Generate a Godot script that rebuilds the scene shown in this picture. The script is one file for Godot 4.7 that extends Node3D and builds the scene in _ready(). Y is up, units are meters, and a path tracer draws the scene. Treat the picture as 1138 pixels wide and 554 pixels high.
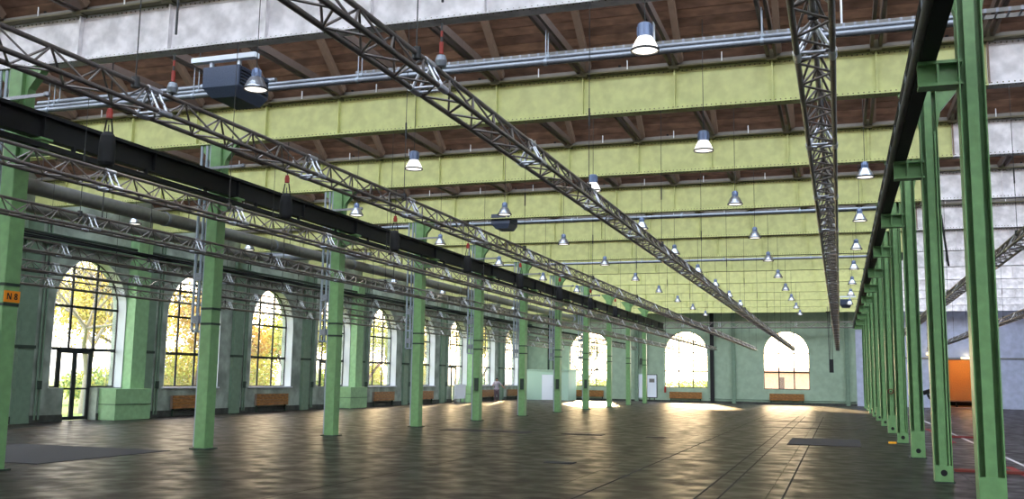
extends Node3D

# ---------------------------------------------------------------- layout (metres)
const D := 5.86            # bay length
const XL := -13.86         # left column row
const XR := 1.68           # right column row
const XW := -25.4          # inner face of the left wall
const XE := 14.0           # inner face of the right wall
const ZF := -78.8          # inner face of the far wall
const ZB := 14.0           # inner face of the wall behind the camera
const HB := 7.12           # underside of the roof girders
const HT := 8.0            # top of the roof girders
const HTR := 4.15          # lower chords of the hung trusses

func zk(k: int) -> float:
	return -18.85 - D * (k - 2)

# ---------------------------------------------------------------- mesh builder
class M:
	var v := PackedVector3Array()
	var n := PackedVector3Array()
	func tri(a: Vector3, b: Vector3, c: Vector3, out: Vector3):
		var nn := (c - a).cross(b - a).normalized()
		if nn.dot(out) < 0.0:
			nn = -nn
			v.append_array([a, c, b])
		else:
			v.append_array([a, b, c])
		n.append_array([nn, nn, nn])
	func quad(a: Vector3, b: Vector3, c: Vector3, d: Vector3, out: Vector3):
		tri(a, b, c, out)
		tri(a, c, d, out)
	func stri(a: Vector3, b: Vector3, c: Vector3, na: Vector3, nb: Vector3, nc: Vector3):
		var nn := (c - a).cross(b - a)
		if nn.dot(na + nb + nc) < 0.0:
			v.append_array([a, c, b])
			n.append_array([na, nc, nb])
		else:
			v.append_array([a, b, c])
			n.append_array([na, nb, nc])
	func box(c: Vector3, s: Vector3, b := Basis()):
		var x := b.x * s.x * 0.5
		var y := b.y * s.y * 0.5
		var z := b.z * s.z * 0.5
		quad(c + x - y - z, c + x + y - z, c + x + y + z, c + x - y + z, x)
		quad(c - x - y - z, c - x + y - z, c - x + y + z, c - x - y + z, -x)
		quad(c - x + y - z, c + x + y - z, c + x + y + z, c - x + y + z, y)
		quad(c - x - y - z, c + x - y - z, c + x - y + z, c - x - y + z, -y)
		quad(c - x - y + z, c + x - y + z, c + x + y + z, c - x + y + z, z)
		quad(c - x - y - z, c + x - y - z, c + x + y - z, c - x + y - z, -z)
	func rb(x0: float, x1: float, y0: float, y1: float, z0: float, z1: float):
		box(Vector3(x0 + x1, y0 + y1, z0 + z1) * 0.5, Vector3(absf(x1 - x0), absf(y1 - y0), absf(z1 - z0)))
	# chamfered box: edges of the y-axis prism cut by c
	func cbox(c: Vector3, s: Vector3, e: float):
		var hx := s.x * 0.5
		var hz := s.z * 0.5
		prism([Vector2(-hx + e, -hz), Vector2(hx - e, -hz), Vector2(hx, -hz + e), Vector2(hx, hz - e), Vector2(hx - e, hz), Vector2(-hx + e, hz), Vector2(-hx, hz - e), Vector2(-hx, -hz + e)], c - Vector3(0, s.y * 0.5, 0), Vector3.RIGHT, Vector3.BACK, Vector3.UP * s.y)
	func bar(p: Vector3, q: Vector3, w: float, h: float, up := Vector3.UP):
		var z := (q - p)
		var l := z.length()
		z /= l
		if absf(z.dot(up)) > 0.97:
			up = Vector3.RIGHT
		var x := up.cross(z).normalized()
		box((p + q) * 0.5, Vector3(w, h, l), Basis(x, z.cross(x), z))
	func tube(p: Vector3, q: Vector3, r0: float, r1: float, s := 8, caps := true):
		var z := (q - p).normalized()
		var x := (Vector3.RIGHT if absf(z.x) < 0.9 else Vector3.UP).cross(z).normalized()
		var y := z.cross(x)
		for i in s:
			var a := TAU * i / s
			var b := TAU * (i + 1) / s
			var na := x * cos(a) + y * sin(a)
			var nb := x * cos(b) + y * sin(b)
			stri(p + na * r0, p + nb * r0, q + nb * r1, na, nb, nb)
			stri(p + na * r0, q + nb * r1, q + na * r1, na, nb, na)
			if caps:
				tri(p, p + na * r0, p + nb * r0, -z)
				tri(q, q + na * r1, q + nb * r1, z)
	func path(pts: Array, r: float, s := 6):
		for i in pts.size() - 1:
			tube(pts[i], pts[i + 1], r, r, s, true)
	func lathe(prof: Array, c: Vector3, s := 14):
		for j in prof.size() - 1:
			var p: Vector2 = prof[j]
			var q: Vector2 = prof[j + 1]
			var t := (q - p).normalized()
			for i in s:
				var a := TAU * i / s
				var b := TAU * (i + 1) / s
				var da := Vector3(cos(a), 0, sin(a))
				var db := Vector3(cos(b), 0, sin(b))
				var na := da * -t.y + Vector3.UP * t.x
				var nb := db * -t.y + Vector3.UP * t.x
				var p0 := c + da * p.x + Vector3.UP * p.y
				var p1 := c + db * p.x + Vector3.UP * p.y
				var q0 := c + da * q.x + Vector3.UP * q.y
				var q1 := c + db * q.x + Vector3.UP * q.y
				if p.x > 1e-5:
					stri(p0, p1, q1, na, nb, nb)
				if q.x > 1e-5:
					stri(p0, q1, q0, na, nb, na)
	# polygon in the plane (u, w) at o, pushed along d
	func prism(poly: Array, o: Vector3, u: Vector3, w: Vector3, d: Vector3):
		var pp := PackedVector2Array(poly)
		var idx := Geometry2D.triangulate_polygon(pp)
		for i in range(0, idx.size(), 3):
			var a := o + u * pp[idx[i]].x + w * pp[idx[i]].y
			var b := o + u * pp[idx[i + 1]].x + w * pp[idx[i + 1]].y
			var c := o + u * pp[idx[i + 2]].x + w * pp[idx[i + 2]].y
			tri(a, b, c, -d)
			tri(a + d, b + d, c + d, d)
		var area := 0.0
		for i in pp.size():
			area += pp[i].cross(pp[(i + 1) % pp.size()])
		for i in pp.size():
			var a2 := pp[i]
			var b2 := pp[(i + 1) % pp.size()]
			var e2 := (b2 - a2)
			var o2 := Vector2(e2.y, -e2.x) * signf(area)
			var a := o + u * a2.x + w * a2.y
			var b := o + u * b2.x + w * b2.y
			quad(a, b, b + d, a + d, u * o2.x + w * o2.y)
	func mesh() -> ArrayMesh:
		var arr := []
		arr.resize(Mesh.ARRAY_MAX)
		arr[Mesh.ARRAY_VERTEX] = v
		arr[Mesh.ARRAY_NORMAL] = n
		var m := ArrayMesh.new()
		m.add_surface_from_arrays(Mesh.PRIMITIVE_TRIANGLES, arr)
		return m

# ---------------------------------------------------------------- nodes
var taken := {}
func numbered(called: String) -> String:
	if not taken.has(called):
		taken[called] = 0
		return called
	taken[called] += 1
	return "%s_%03d" % [called, taken[called]]

func put(o: Node3D, called: String, parent: Node, mat: Material = null):
	o.name = called
	if mat and o is GeometryInstance3D:
		o.material_override = mat
	parent.add_child(o, true)

# one mesh as a part of parent (or at top level when parent is self)
func part(called: String, m, mat: Material, parent: Node, at := Vector3.ZERO) -> MeshInstance3D:
	var o := MeshInstance3D.new()
	o.mesh = m.mesh() if m is M else m
	o.cast_shadow = GeometryInstance3D.SHADOW_CASTING_SETTING_ON
	o.name = numbered(called) if parent == self else called
	o.material_override = mat
	parent.add_child(o, true)
	o.position = at
	return o

func thing(called: String, label: String, category: String, at := Vector3.ZERO, group := "") -> Node3D:
	var o := Node3D.new()
	o.name = numbered(called)
	add_child(o)
	o.position = at
	o.set_meta("label", label)
	o.set_meta("category", category)
	if group:
		o.set_meta("group", group)
	return o

func tag(o: Node3D, label: String, category: String, group := "") -> Node3D:
	o.set_meta("label", label)
	o.set_meta("category", category)
	if group:
		o.set_meta("group", group)
	return o

func struct_node(called: String, label: String, category: String) -> Node3D:
	var o := thing(called, label, category)
	o.set_meta("kind", "structure")
	return o

func copy(o: Node3D, at: Vector3, label := "") -> Node3D:
	var c: Node3D = o.duplicate()
	var base := String(o.name)
	c.name = numbered(base)
	add_child(c)
	c.position = at
	if label:
		c.set_meta("label", label)
	return c

const ORD := ["zeroth", "first", "second", "third", "fourth", "fifth", "sixth", "seventh", "eighth", "ninth", "tenth", "eleventh", "twelfth", "thirteenth"]

# ---------------------------------------------------------------- materials
var tex := {}
func noise_tex(key: String, freq: float, lo: float, hi: float, octaves := 4, stretch := Vector2i(512, 512), normal := 0.0) -> ImageTexture:
	if tex.has(key):
		return tex[key]
	var f := FastNoiseLite.new()
	f.seed = key.hash() % 10000
	f.frequency = freq
	f.noise_type = FastNoiseLite.TYPE_SIMPLEX_SMOOTH
	f.fractal_octaves = octaves
	var im := f.get_seamless_image(stretch.x, stretch.y)
	im.convert(Image.FORMAT_RGB8)
	if normal > 0.0:
		im.bump_map_to_normal_map(normal)
	else:
		for y in im.get_height():
			for x in im.get_width():
				var g: float = lerpf(lo, hi, clampf((im.get_pixel(x, y).r - 0.2) / 0.6, 0.0, 1.0))
				im.set_pixel(x, y, Color(g, g, g))
	tex[key] = ImageTexture.create_from_image(im)
	return tex[key]

func mat(c: Color, rough := 0.6, metal := 0.0, t: Texture2D = null, scale := 0.5) -> StandardMaterial3D:
	var m := StandardMaterial3D.new()
	m.albedo_color = c
	m.roughness = rough
	m.metallic = metal
	if t:
		m.albedo_texture = t
		m.uv1_triplanar = true
		m.uv1_world_triplanar = true
		m.uv1_scale = Vector3.ONE * scale
	return m

func glow(c: Color, e: float) -> StandardMaterial3D:
	var m := mat(c, 0.4)
	m.emission_enabled = true
	m.emission = c
	m.emission_energy_multiplier = e
	return m

var MT := {}
func make_materials():
	var wear := noise_tex("wear", 0.02, 0.92, 1.0, 6)
	var blot := noise_tex("blot", 0.011, 0.74, 1.0, 6)
	var fine := noise_tex("fine", 0.05, 0.9, 1.0, 3)
	MT.col = mat(Color(0.46, 0.62, 0.40), 0.36, 0, wear, 0.4)
	MT.band = mat(Color(0.16, 0.22, 0.17), 0.7)
	MT.girder = mat(Color(0.83, 0.85, 0.58), 0.6, 0, wear, 0.25)
	MT.girder_edge = mat(Color(0.42, 0.40, 0.30), 0.7, 0, wear, 0.4)
	MT.girder_white = mat(Color(0.97, 0.96, 0.97), 0.6, 0, noise_tex("stain", 0.014, 0.84, 1.0, 6), 0.3)
	MT.plate_grey = mat(Color(0.50, 0.49, 0.47), 0.8, 0, wear, 0.4)
	MT.plank = []
	for i in 4:
		var c := Color(0.62, 0.49, 0.41).lerp(Color(0.50, 0.39, 0.33), i / 3.0)
		var m := mat(c, 0.85, 0, noise_tex("grain", 0.01, 0.7, 1.0, 4, Vector2i(256, 1024)), 0.6)
		MT.plank.append(m)
	MT.timber = mat(Color(0.56, 0.48, 0.42), 0.8, 0, wear, 0.6)
	MT.tie = mat(Color(0.42, 0.36, 0.33), 0.7, 0, wear, 0.6)
	MT.black = mat(Color(0.025, 0.025, 0.028), 0.7, 0, fine, 0.5)
	MT.rubber = mat(Color(0.02, 0.02, 0.022), 0.75)
	MT.steel = mat(Color(0.62, 0.63, 0.66), 0.38, 0.85, fine, 1.0)
	MT.truss = mat(Color(0.56, 0.53, 0.51), 0.36, 0.7, fine, 1.0)
	MT.alu = mat(Color(0.82, 0.83, 0.86), 0.3, 0.8)
	MT.galv = mat(Color(0.56, 0.58, 0.61), 0.45, 0.5, fine, 0.6)
	MT.conduit = mat(Color(0.60, 0.64, 0.68), 0.4, 0.3)
	MT.wire = mat(Color(0.22, 0.22, 0.22), 0.5, 0.3)
	MT.red = mat(Color(0.60, 0.17, 0.12), 0.45)
	MT.wall = mat(Color(0.62, 0.66, 0.60), 0.75, 0, blot, 0.16)
	MT.wall_far = mat(Color(0.60, 0.68, 0.58), 0.7, 0, wear, 0.12)
	MT.pilaster = mat(Color(0.44, 0.53, 0.44), 0.6, 0, wear, 0.3)
	MT.pil_bright = mat(Color(0.56, 0.72, 0.52), 0.5, 0, wear, 0.3)
	MT.wall_white = mat(Color(0.72, 0.74, 0.82), 0.8, 0, wear, 0.15)
	MT.reveal = mat(Color(0.80, 0.81, 0.82), 0.7)
	MT.base = mat(Color(0.26, 0.27, 0.24), 0.8, 0, blot, 0.5)
	MT.frame = mat(Color(0.10, 0.11, 0.12), 0.5)
	var g := StandardMaterial3D.new()
	g.albedo_color = Color(0.95, 0.97, 0.98, 0.06)
	g.transparency = BaseMaterial3D.TRANSPARENCY_ALPHA
	g.roughness = 0.02
	MT.glass = g
	MT.wood_panel = mat(Color(0.66, 0.45, 0.22), 0.5, 0, noise_tex("grain", 0.01, 0.7, 1.0, 4, Vector2i(256, 1024)), 1.2)
	var fl_rough := noise_tex("floor_rough", 0.012, 0.30, 0.48, 5)
	var fl_norm := noise_tex("floor_norm", 0.02, 0, 1, 4, Vector2i(512, 512), 3.0)
	MT.floor = []
	for i in 3:
		var f := mat(Color(0.18, 0.152, 0.147) * (1.0 - 0.03 * i), 1.0, 0, noise_tex("floor_col", 0.012, 0.68, 1.0, 6, Vector2i(1024, 1024)), 0.22)
		f.albedo_color.a = 1.0
		f.roughness_texture = fl_rough
		f.roughness = 1.0
		f.normal_enabled = true
		f.normal_texture = fl_norm
		f.normal_scale = 0.02
		f.metallic_specular = 0.23
		MT.floor.append(f)
	MT.joint = mat(Color(0.08, 0.075, 0.07), 0.9)
	MT.mat_dark = mat(Color(0.13, 0.125, 0.14), 0.85, 0, fine, 1.0)
	MT.mint = mat(Color(0.68, 0.80, 0.71), 0.6, 0, fine, 0.5)
	MT.white = mat(Color(0.86, 0.88, 0.90), 0.5)
	MT.cream = mat(Color(0.86, 0.82, 0.62), 0.6)
	MT.orange = mat(Color(0.86, 0.68, 0.46), 0.7, 0, fine, 0.4)
	MT.maroon = mat(Color(0.30, 0.10, 0.08), 0.7)
	MT.sign = mat(Color(0.93, 0.55, 0.08), 0.45)
	MT.ink = mat(Color(0.05, 0.05, 0.05), 0.6)
	MT.heater = mat(Color(0.30, 0.34, 0.42), 0.4, 0.2, fine, 1.0)
	MT.heater_dark = mat(Color(0.05, 0.055, 0.07), 0.5)
	MT.duct = mat(Color(0.52, 0.52, 0.50), 0.45, 0.5, wear, 0.4)
	MT.red_tape = mat(Color(0.52, 0.13, 0.13), 0.6)
	MT.white_tape = mat(Color(0.80, 0.78, 0.78), 0.6)
	MT.yellow = mat(Color(0.92, 0.66, 0.12), 0.5)
	MT.grass = mat(Color(0.46, 0.56, 0.13), 0.9, 0, blot, 0.3)
	MT.bark = mat(Color(0.40, 0.33, 0.26), 0.9, 0, wear, 1.0)
	MT.bark_pale = mat(Color(0.62, 0.58, 0.52), 0.9, 0, wear, 1.0)
	MT.brick = mat(Color(0.86, 0.64, 0.55), 0.85, 0, wear, 0.3)
	MT.lens = glow(Color(1.0, 0.98, 0.94), 0.9)
	MT.lamp_shade = mat(Color(0.75, 0.77, 0.80), 0.28, 0.8)
	MT.lamp_body = mat(Color(0.48, 0.54, 0.66), 0.4, 0.4)
	MT.rim = mat(Color(0.14, 0.15, 0.17), 0.5)

# ---------------------------------------------------------------- the scene
func _ready():
	# camera
	var cam := Camera3D.new()
	cam.name = "camera"
	add_child(cam)
	cam.fov = rad_to_deg(2.0 * atan(277.0 / 1062.0))
	cam.near = 0.1
	cam.far = 400.0
	cam.transform = Transform3D(Basis(Vector3.UP, 0.330) * Basis(Vector3.RIGHT, 0.134) * Basis(Vector3.BACK, 0.015), Vector3(0, 1.7, 0))
	cam.current = true
	# sky and exposure
	var we := WorldEnvironment.new()
	we.name = "world_environment"
	var env := Environment.new()
	env.background_mode = Environment.BG_SKY
	var sky := Sky.new()
	var sm := ProceduralSkyMaterial.new()
	sm.sky_top_color = Color(0.86, 0.92, 1.0)
	sm.sky_horizon_color = Color(1.0, 0.98, 0.94)
	sm.sky_curve = 0.2
	sm.ground_bottom_color = Color(0.35, 0.36, 0.25)
	sm.ground_horizon_color = Color(0.8, 0.8, 0.72)
	sm.sun_angle_max = 50.0
	sm.sun_curve = 0.4
	sm.sky_energy_multiplier = 1.0
	sky.sky_material = sm
	env.sky = sky
	env.background_energy_multiplier = 4.0
	env.ambient_light_source = Environment.AMBIENT_SOURCE_DISABLED
	env.tonemap_mode = Environment.TONE_MAPPER_LINEAR
	env.tonemap_exposure = 1.8
	env.sdfgi_enabled = true
	env.ssao_enabled = true
	env.ssil_enabled = true
	we.environment = env
	add_child(we)
	# low warm sun behind the far end of the hall
	var sun := DirectionalLight3D.new()
	sun.name = "sun"
	add_child(sun)
	sun.light_color = Color(1.0, 0.86, 0.64)
	sun.light_energy = 4.0
	sun.light_angular_distance = 3.0
	sun.shadow_enabled = true
	sun.look_at_from_position(Vector3(-0.24, 0.27, -0.93) * 100.0, Vector3.ZERO, Vector3.UP)

	make_materials()
	build_floor()
	build_left_wall()
	build_far_wall()
	build_other_walls()
	build_roof()
	build_girders()
	build_columns()
	build_crane_beams()
	build_trusses()
	build_lamps()
	build_services()
	build_small_things()
	build_outside()
	build_person()

func build_floor():
	var fl := struct_node("floor", "dark worn grey-brown screed floor of the hall with thin joints", "floor")
	var b := M.new()
	b.rb(XW - 0.6, XE + 0.6, -0.4, -0.012, ZF - 0.6, ZB + 0.6)
	part("joint_bed", b, MT.joint, fl)
	var rng := RandomNumberGenerator.new()
	rng.seed = 11
	var xe := [XW - 0.6]
	for j in 13:
		var e := -1.1 + 3.26 * (j - 7)
		if e > XW and e < XE:
			xe.append(e)
	xe.append(XE + 0.6)
	var ze := [ZF - 0.6]
	for j in 17:
		var e := -15.45 - D * (11 - j)
		if e > ZF and e < ZB:
			ze.append(e)
	ze.append(ZB + 0.6)
	var cache := {}
	for i in xe.size() - 1:
		for j in ze.size() - 1:
			var w: float = xe[i + 1] - xe[i]
			var l: float = ze[j + 1] - ze[j]
			var key := "%.2f_%.2f" % [w, l]
			if not cache.has(key):
				var m := M.new()
				m.rb(-w * 0.5 + 0.005, w * 0.5 - 0.005, -0.05, 0, -l * 0.5 + 0.009, l * 0.5 - 0.009)
				cache[key] = m.mesh()
			part("floor_slab", cache[key], MT.floor[rng.randi() % 3], fl, Vector3((xe[i] + xe[i + 1]) * 0.5, -rng.randf() * 0.003, (ze[j] + ze[j + 1]) * 0.5))
	# grooved rail tracks let into the floor
	for x in [-0.86, -1.75, -2.07, -3.7]:
		var m := M.new()
		m.rb(x - 0.015, x + 0.015, -0.004, 0.0025, -52.0, -10.0)
		part("track_groove", m, MT.joint, fl)

# arched opening helpers: wall plane coordinates (s along the wall, y up)
const WH := 1.75     # half width of a window opening
const SILL := 1.15
const SPRING := 4.0
func arch(s0: float, r: float, n := 14) -> Array:
	var a := []
	for i in n + 1:
		var t := PI - PI * i / n
		a.append(Vector2(s0 + r * cos(t), SPRING + r * sin(t)))
	return a

# wall with arched openings: u runs along the wall, inward normal d points into the room
func arched_wall(m: M, o: Vector3, u: Vector3, inward: Vector3, s_lo: float, s_hi: float, top: float, centres: Array, doors: Dictionary, thick: float):
	var back := -inward * thick
	var f := func(s: float, y: float) -> Vector3: return o + u * s + Vector3.UP * y
	var slab := func(s0: float, s1: float, y0: float, y1: float):
		if s1 - s0 < 0.001:
			return
		m.prism([Vector2(s0, y0), Vector2(s1, y0), Vector2(s1, y1), Vector2(s0, y1)], o, u, Vector3.UP, back)
	var s := s_lo
	for i in centres.size():
		var c: float = centres[i]
		slab.call(s, c - WH, 0.0, top)
		if doors.has(i):
			slab.call(c - WH, c + doors[i][0], 0.0, SILL)
			slab.call(c + doors[i][1], c + WH, 0.0, SILL)
		else:
			slab.call(c - WH, c + WH, 0.0, SILL)
		var a := arch(c, WH)
		var poly := a.duplicate()
		poly.append(Vector2(c + WH, top))
		poly.append(Vector2(c - WH, top))
		m.prism(poly, o, u, Vector3.UP, back)
		s = c + WH
	slab.call(s, s_hi, 0.0, top)

# steel window with three lights across and three up; the top row is arched
func window(called: String, label: String, o: Vector3, u: Vector3, inward: Vector3, c: float, door = null):
	var w := struct_node(called, label, "window")
	var dp := inward * 0.05
	var bx := func(s0: float, s1: float, y0: float, y1: float) -> M:
		var m := M.new()
		m.prism([Vector2(s0, y0), Vector2(s1, y0), Vector2(s1, y1), Vector2(s0, y1)], o, u, Vector3.UP, dp)
		return m
	var third := WH * 2.0 / 3.0
	# outer frame
	var fr := M.new()
	var outer := arch(c, WH)
	var inner := arch(c, WH - 0.05)
	for i in outer.size() - 1:
		fr.prism([outer[i], outer[i + 1], inner[i + 1], inner[i]], o, u, Vector3.UP, dp)
	fr.prism([Vector2(c - WH, SILL), Vector2(c - WH + 0.05, SILL), Vector2(c - WH + 0.05, SPRING), Vector2(c - WH, SPRING)], o, u, Vector3.UP, dp)
	fr.prism([Vector2(c + WH - 0.05, SILL), Vector2(c + WH, SILL), Vector2(c + WH, SPRING), Vector2(c + WH - 0.05, SPRING)], o, u, Vector3.UP, dp)
	if door == null:
		fr.prism([Vector2(c - WH, SILL), Vector2(c + WH, SILL), Vector2(c + WH, SILL + 0.06), Vector2(c - WH, SILL + 0.06)], o, u, Vector3.UP, dp)
	part("window_frame", fr, MT.frame, w)
	for sg in [-1.0, 1.0]:
		var s: float = c + sg * third * 0.5
		var yt := SPRING + sqrt(WH * WH - pow(third * 0.5, 2)) - 0.02
		part("mullion", bx.call(s - 0.042, s + 0.042, SILL if door == null else 2.5, yt), MT.frame, w)
	for y in [2.5, SPRING]:
		part("transom", bx.call(c - WH, c + WH, y - (0.055 if y < 3.0 else 0.042), y + (0.055 if y < 3.0 else 0.042)), MT.frame, w)
	# panes
	var gd := inward * 0.006
	for i in 3:
		var s0 := c - WH + third * i + 0.03
		var s1 := s0 + third - 0.06
		for row in [[SILL + 0.05, 2.46], [2.54, SPRING - 0.03]]:
			if door != null and row[0] < 2.0:
				continue
			var m := M.new()
			m.prism([Vector2(s0, row[0]), Vector2(s1, row[0]), Vector2(s1, row[1]), Vector2(s0, row[1])], o + inward * 0.022, u, Vector3.UP, gd)
			part("pane", m, MT.glass, w)
		var poly := [Vector2(s0, SPRING + 0.03), Vector2(s1, SPRING + 0.03)]
		for q in 9:
			var sx := lerpf(s1, s0, q / 8.0)
			var r := WH - 0.05
			poly.append(Vector2(sx, SPRING + sqrt(maxf(0.004, r * r - (sx - c) * (sx - c)))))
		var mm := M.new()
		mm.prism(poly, o + inward * 0.022, u, Vector3.UP, gd)
		part("pane", mm, MT.glass, w)
	if door != null:
		# side lights of the lower row and a double door down to the floor
		var d0: float = c + door[0]
		var d1: float = c + door[1]
		for e in [[c - WH, d0], [d1, c + WH]]:
			if e[1] - e[0] > 0.2:
				var m := M.new()
				m.prism([Vector2(e[0] + 0.04, SILL + 0.05), Vector2(e[1] - 0.04, SILL + 0.05), Vector2(e[1] - 0.04, 2.46), Vector2(e[0] + 0.04, 2.46)], o + inward * 0.022, u, Vector3.UP, gd)
				part("pane", m, MT.glass, w)
				part("transom", bx.call(e[0], e[1], SILL, SILL + 0.06), MT.frame, w)
		part("door_post", bx.call(d0 - 0.05, d0 + 0.05, 0, 2.5), MT.frame, w)
		part("door_post", bx.call(d1 - 0.05, d1 + 0.05, 0, 2.5), MT.frame, w)
		var mid := (d0 + d1) * 0.5
		for e in [[d0 + 0.05, mid], [mid, d1 - 0.05]]:
			var leaf := M.new()
			for q in [[e[0], e[0] + 0.1, 0.02, 2.45], [e[1] - 0.1, e[1], 0.02, 2.45], [e[0] + 0.1, e[1] - 0.1, 0.02, 0.14], [e[0] + 0.1, e[1] - 0.1, 2.35, 2.45], [e[0] + 0.1, e[1] - 0.1, 1.08, 1.14]]:
				leaf.prism([Vector2(q[0], q[2]), Vector2(q[1], q[2]), Vector2(q[1], q[3]), Vector2(q[0], q[3])], o, u, Vector3.UP, dp)
			var lf := part("door_leaf", leaf, MT.frame, w)
			var m := M.new()
			m.prism([Vector2(e[0] + 0.1, 0.14), Vector2(e[1] - 0.1, 0.14), Vector2(e[1] - 0.1, 2.35), Vector2(e[0] + 0.1, 2.35)], o + inward * 0.022, u, Vector3.UP, gd)
			part("pane", m, MT.glass, lf)

func build_left_wall():
	var wl := struct_node("wall_left", "weathered green-grey left wall with a row of arched windows", "wall")
	var m := M.new()
	var centres := []
	var doors := {}
	for k in range(-2, 13):
		# window centred between girders; u runs towards the far end
		centres.append(-(zk(k) - D * 0.5) if k < 12 else 0.0)
	centres.pop_back()
	# k index 3 -> first window in view
	for i in centres.size():
		var k := i - 2
		if k in [0, 3, 6, 9]:
			doors[i] = [-1.05, 0.55] if k != 6 else [-0.75, 0.55]
	var o := Vector3(XW, 0, 0)
	arched_wall(m, o, Vector3.FORWARD, Vector3.RIGHT, -ZB - 0.6, -ZF + 0.6, 8.6, centres, doors, 0.6)
	part("masonry", m, MT.wall, wl)
	# white reveals lining each opening
	for i in centres.size():
		var c: float = centres[i]
		if c < 20.0:
			continue
		var rv := M.new()
		var ao := arch(c, WH)
		var ai := arch(c, WH - 0.02)
		for q in ao.size() - 1:
			rv.prism([ao[q], ao[q + 1], ai[q + 1], ai[q]], Vector3(XW - 0.35, 0, 0), Vector3.FORWARD, Vector3.UP, Vector3.RIGHT * 0.36)
		for sg in [-1.0, 1.0]:
			var s0: float = c + sg * WH
			var s1: float = c + sg * (WH - 0.02)
			rv.prism([Vector2(s0, SILL), Vector2(s1, SILL), Vector2(s1, SPRING), Vector2(s0, SPRING)], Vector3(XW - 0.35, 0, 0), Vector3.FORWARD, Vector3.UP, Vector3.RIGHT * 0.36)
		part("reveal", rv, MT.reveal, wl)
	for i in centres.size():
		if centres[i] > 20.0 and not doors.has(i):
			var sb := M.new()
			sb.rb(XW - 0.35, XW + 0.06, SILL - 0.05, SILL + 0.012, -(centres[i] - WH - 0.1), -(centres[i] + WH + 0.1))
			part("sill", sb, MT.reveal, wl)
	for i in centres.size():
		var k := i - 2
		var lab := "arched steel window in the left wall, %s arch along from the column signed N8" % ORD[k - 2] if k > 2 else "arched steel window in the left wall before the column signed N8"
		if doors.has(i):
			lab = "arched steel window with glazed double doors, %s arch along the left wall" % ORD[maxi(k - 2, 0)]
		window("window_%d" % (i + 1), lab, Vector3(XW - 0.40, 0, 0), Vector3.FORWARD, Vector3.RIGHT, centres[i], doors.get(i))
	# pilasters with bands and pipes on the piers
	for k in range(2, 13):
		var z := zk(k)
		if k == 12:
			z = -77.9
		var p := struct_node("trim_%d" % (k - 1), "flat dark green pilaster on the left wall with two thin pipes, %s pier" % ORD[k - 1], "pilaster")
		var a := M.new()
		a.rb(XW, XW + 0.14, 0.0, HB, z - 0.33, z + 0.33)
		part("pilaster_shaft", a, MT.pilaster, p)
		for y in [2.45, 5.0]:
			var bnd := M.new()
			bnd.rb(XW, XW + 0.17, y, y + 0.1, z - 0.36, z + 0.36)
			part("band", bnd, MT.band, p)
		for dz in [-0.62, -0.78]:
			var t := M.new()
			t.tube(Vector3(XW + 0.06, 0.1, z + dz), Vector3(XW + 0.06, HB, z + dz), 0.035, 0.035, 8)
			part("pipe", t, MT.pilaster, p)
		var bx := M.new()
		bx.cbox(Vector3(XW + 0.07, 1.25, z - 0.7), Vector3(0.12, 0.28, 0.2), 0.02)
		part("junction_box", bx, MT.band, p)
	# lobby piers beside the door windows: bright shaft on a wide low block
	var q := 0
	for i in doors:
		var k: int = i - 2
		if k < 2:
			continue
		var c: float = centres[i]
		q += 1
		var p := struct_node("trim_%d" % (20 + q), "bright green pier on a wide low block beside glazed double doors, %s along" % ORD[q], "pier")
		var a := M.new()
		a.rb(XW, XW + 0.4, 1.12, HB, -(c + WH + 0.02), -(c + WH + 0.78))
		part("shaft", a, MT.pil_bright, p)
		var b := M.new()
		b.rb(XW, XW + 0.75, 0.0, 1.12, -(c + doors[i][1] + 0.1), -(c + WH + 0.78))
		part("block", b, MT.pil_bright, p)
		var s := M.new()
		s.rb(XW, XW + 0.77, 0.55, 0.57, -(c + doors[i][1] + 0.09), -(c + WH + 0.79))
		part("seam", s, MT.band, p)
	# dark skirting, rail ledge above the windows
	var bb := struct_node("baseboard_left", "dark stained skirting along the foot of the left wall", "skirting")
	var sk := M.new()
	var s0 := -ZB
	for i in centres.size():
		if doors.has(i):
			sk.rb(XW, XW + 0.03, 0, 0.24, -s0, -(centres[i] + doors[i][0]))
			s0 = centres[i] + doors[i][1]
	sk.rb(XW, XW + 0.03, 0, 0.24, -s0, ZF)
	part("skirting", sk, MT.base, bb)
	var le := struct_node("trim_31", "dark ledge and pipe running along the left wall above the arches", "ledge")
	var lm := M.new()
	lm.rb(XW, XW + 0.18, 6.0, 6.22, ZB, ZF)
	part("ledge", lm, MT.pilaster, le)
	var lp := M.new()
	lp.tube(Vector3(XW + 0.3, 6.3, ZB), Vector3(XW + 0.3, 6.3, ZF), 0.05, 0.05, 8)
	part("pipe", lp, MT.band, le)
	# brown slatted heater covers below the windows
	for i in centres.size():
		var k := i - 2
		if k < 3 or doors.has(i):
			continue
		heater_cover(Vector3(XW, 0, -centres[i]), Vector3.BACK, Vector3.RIGHT, "brown wooden heater cover under the %s arch of the left wall" % ORD[k - 2])

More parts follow.
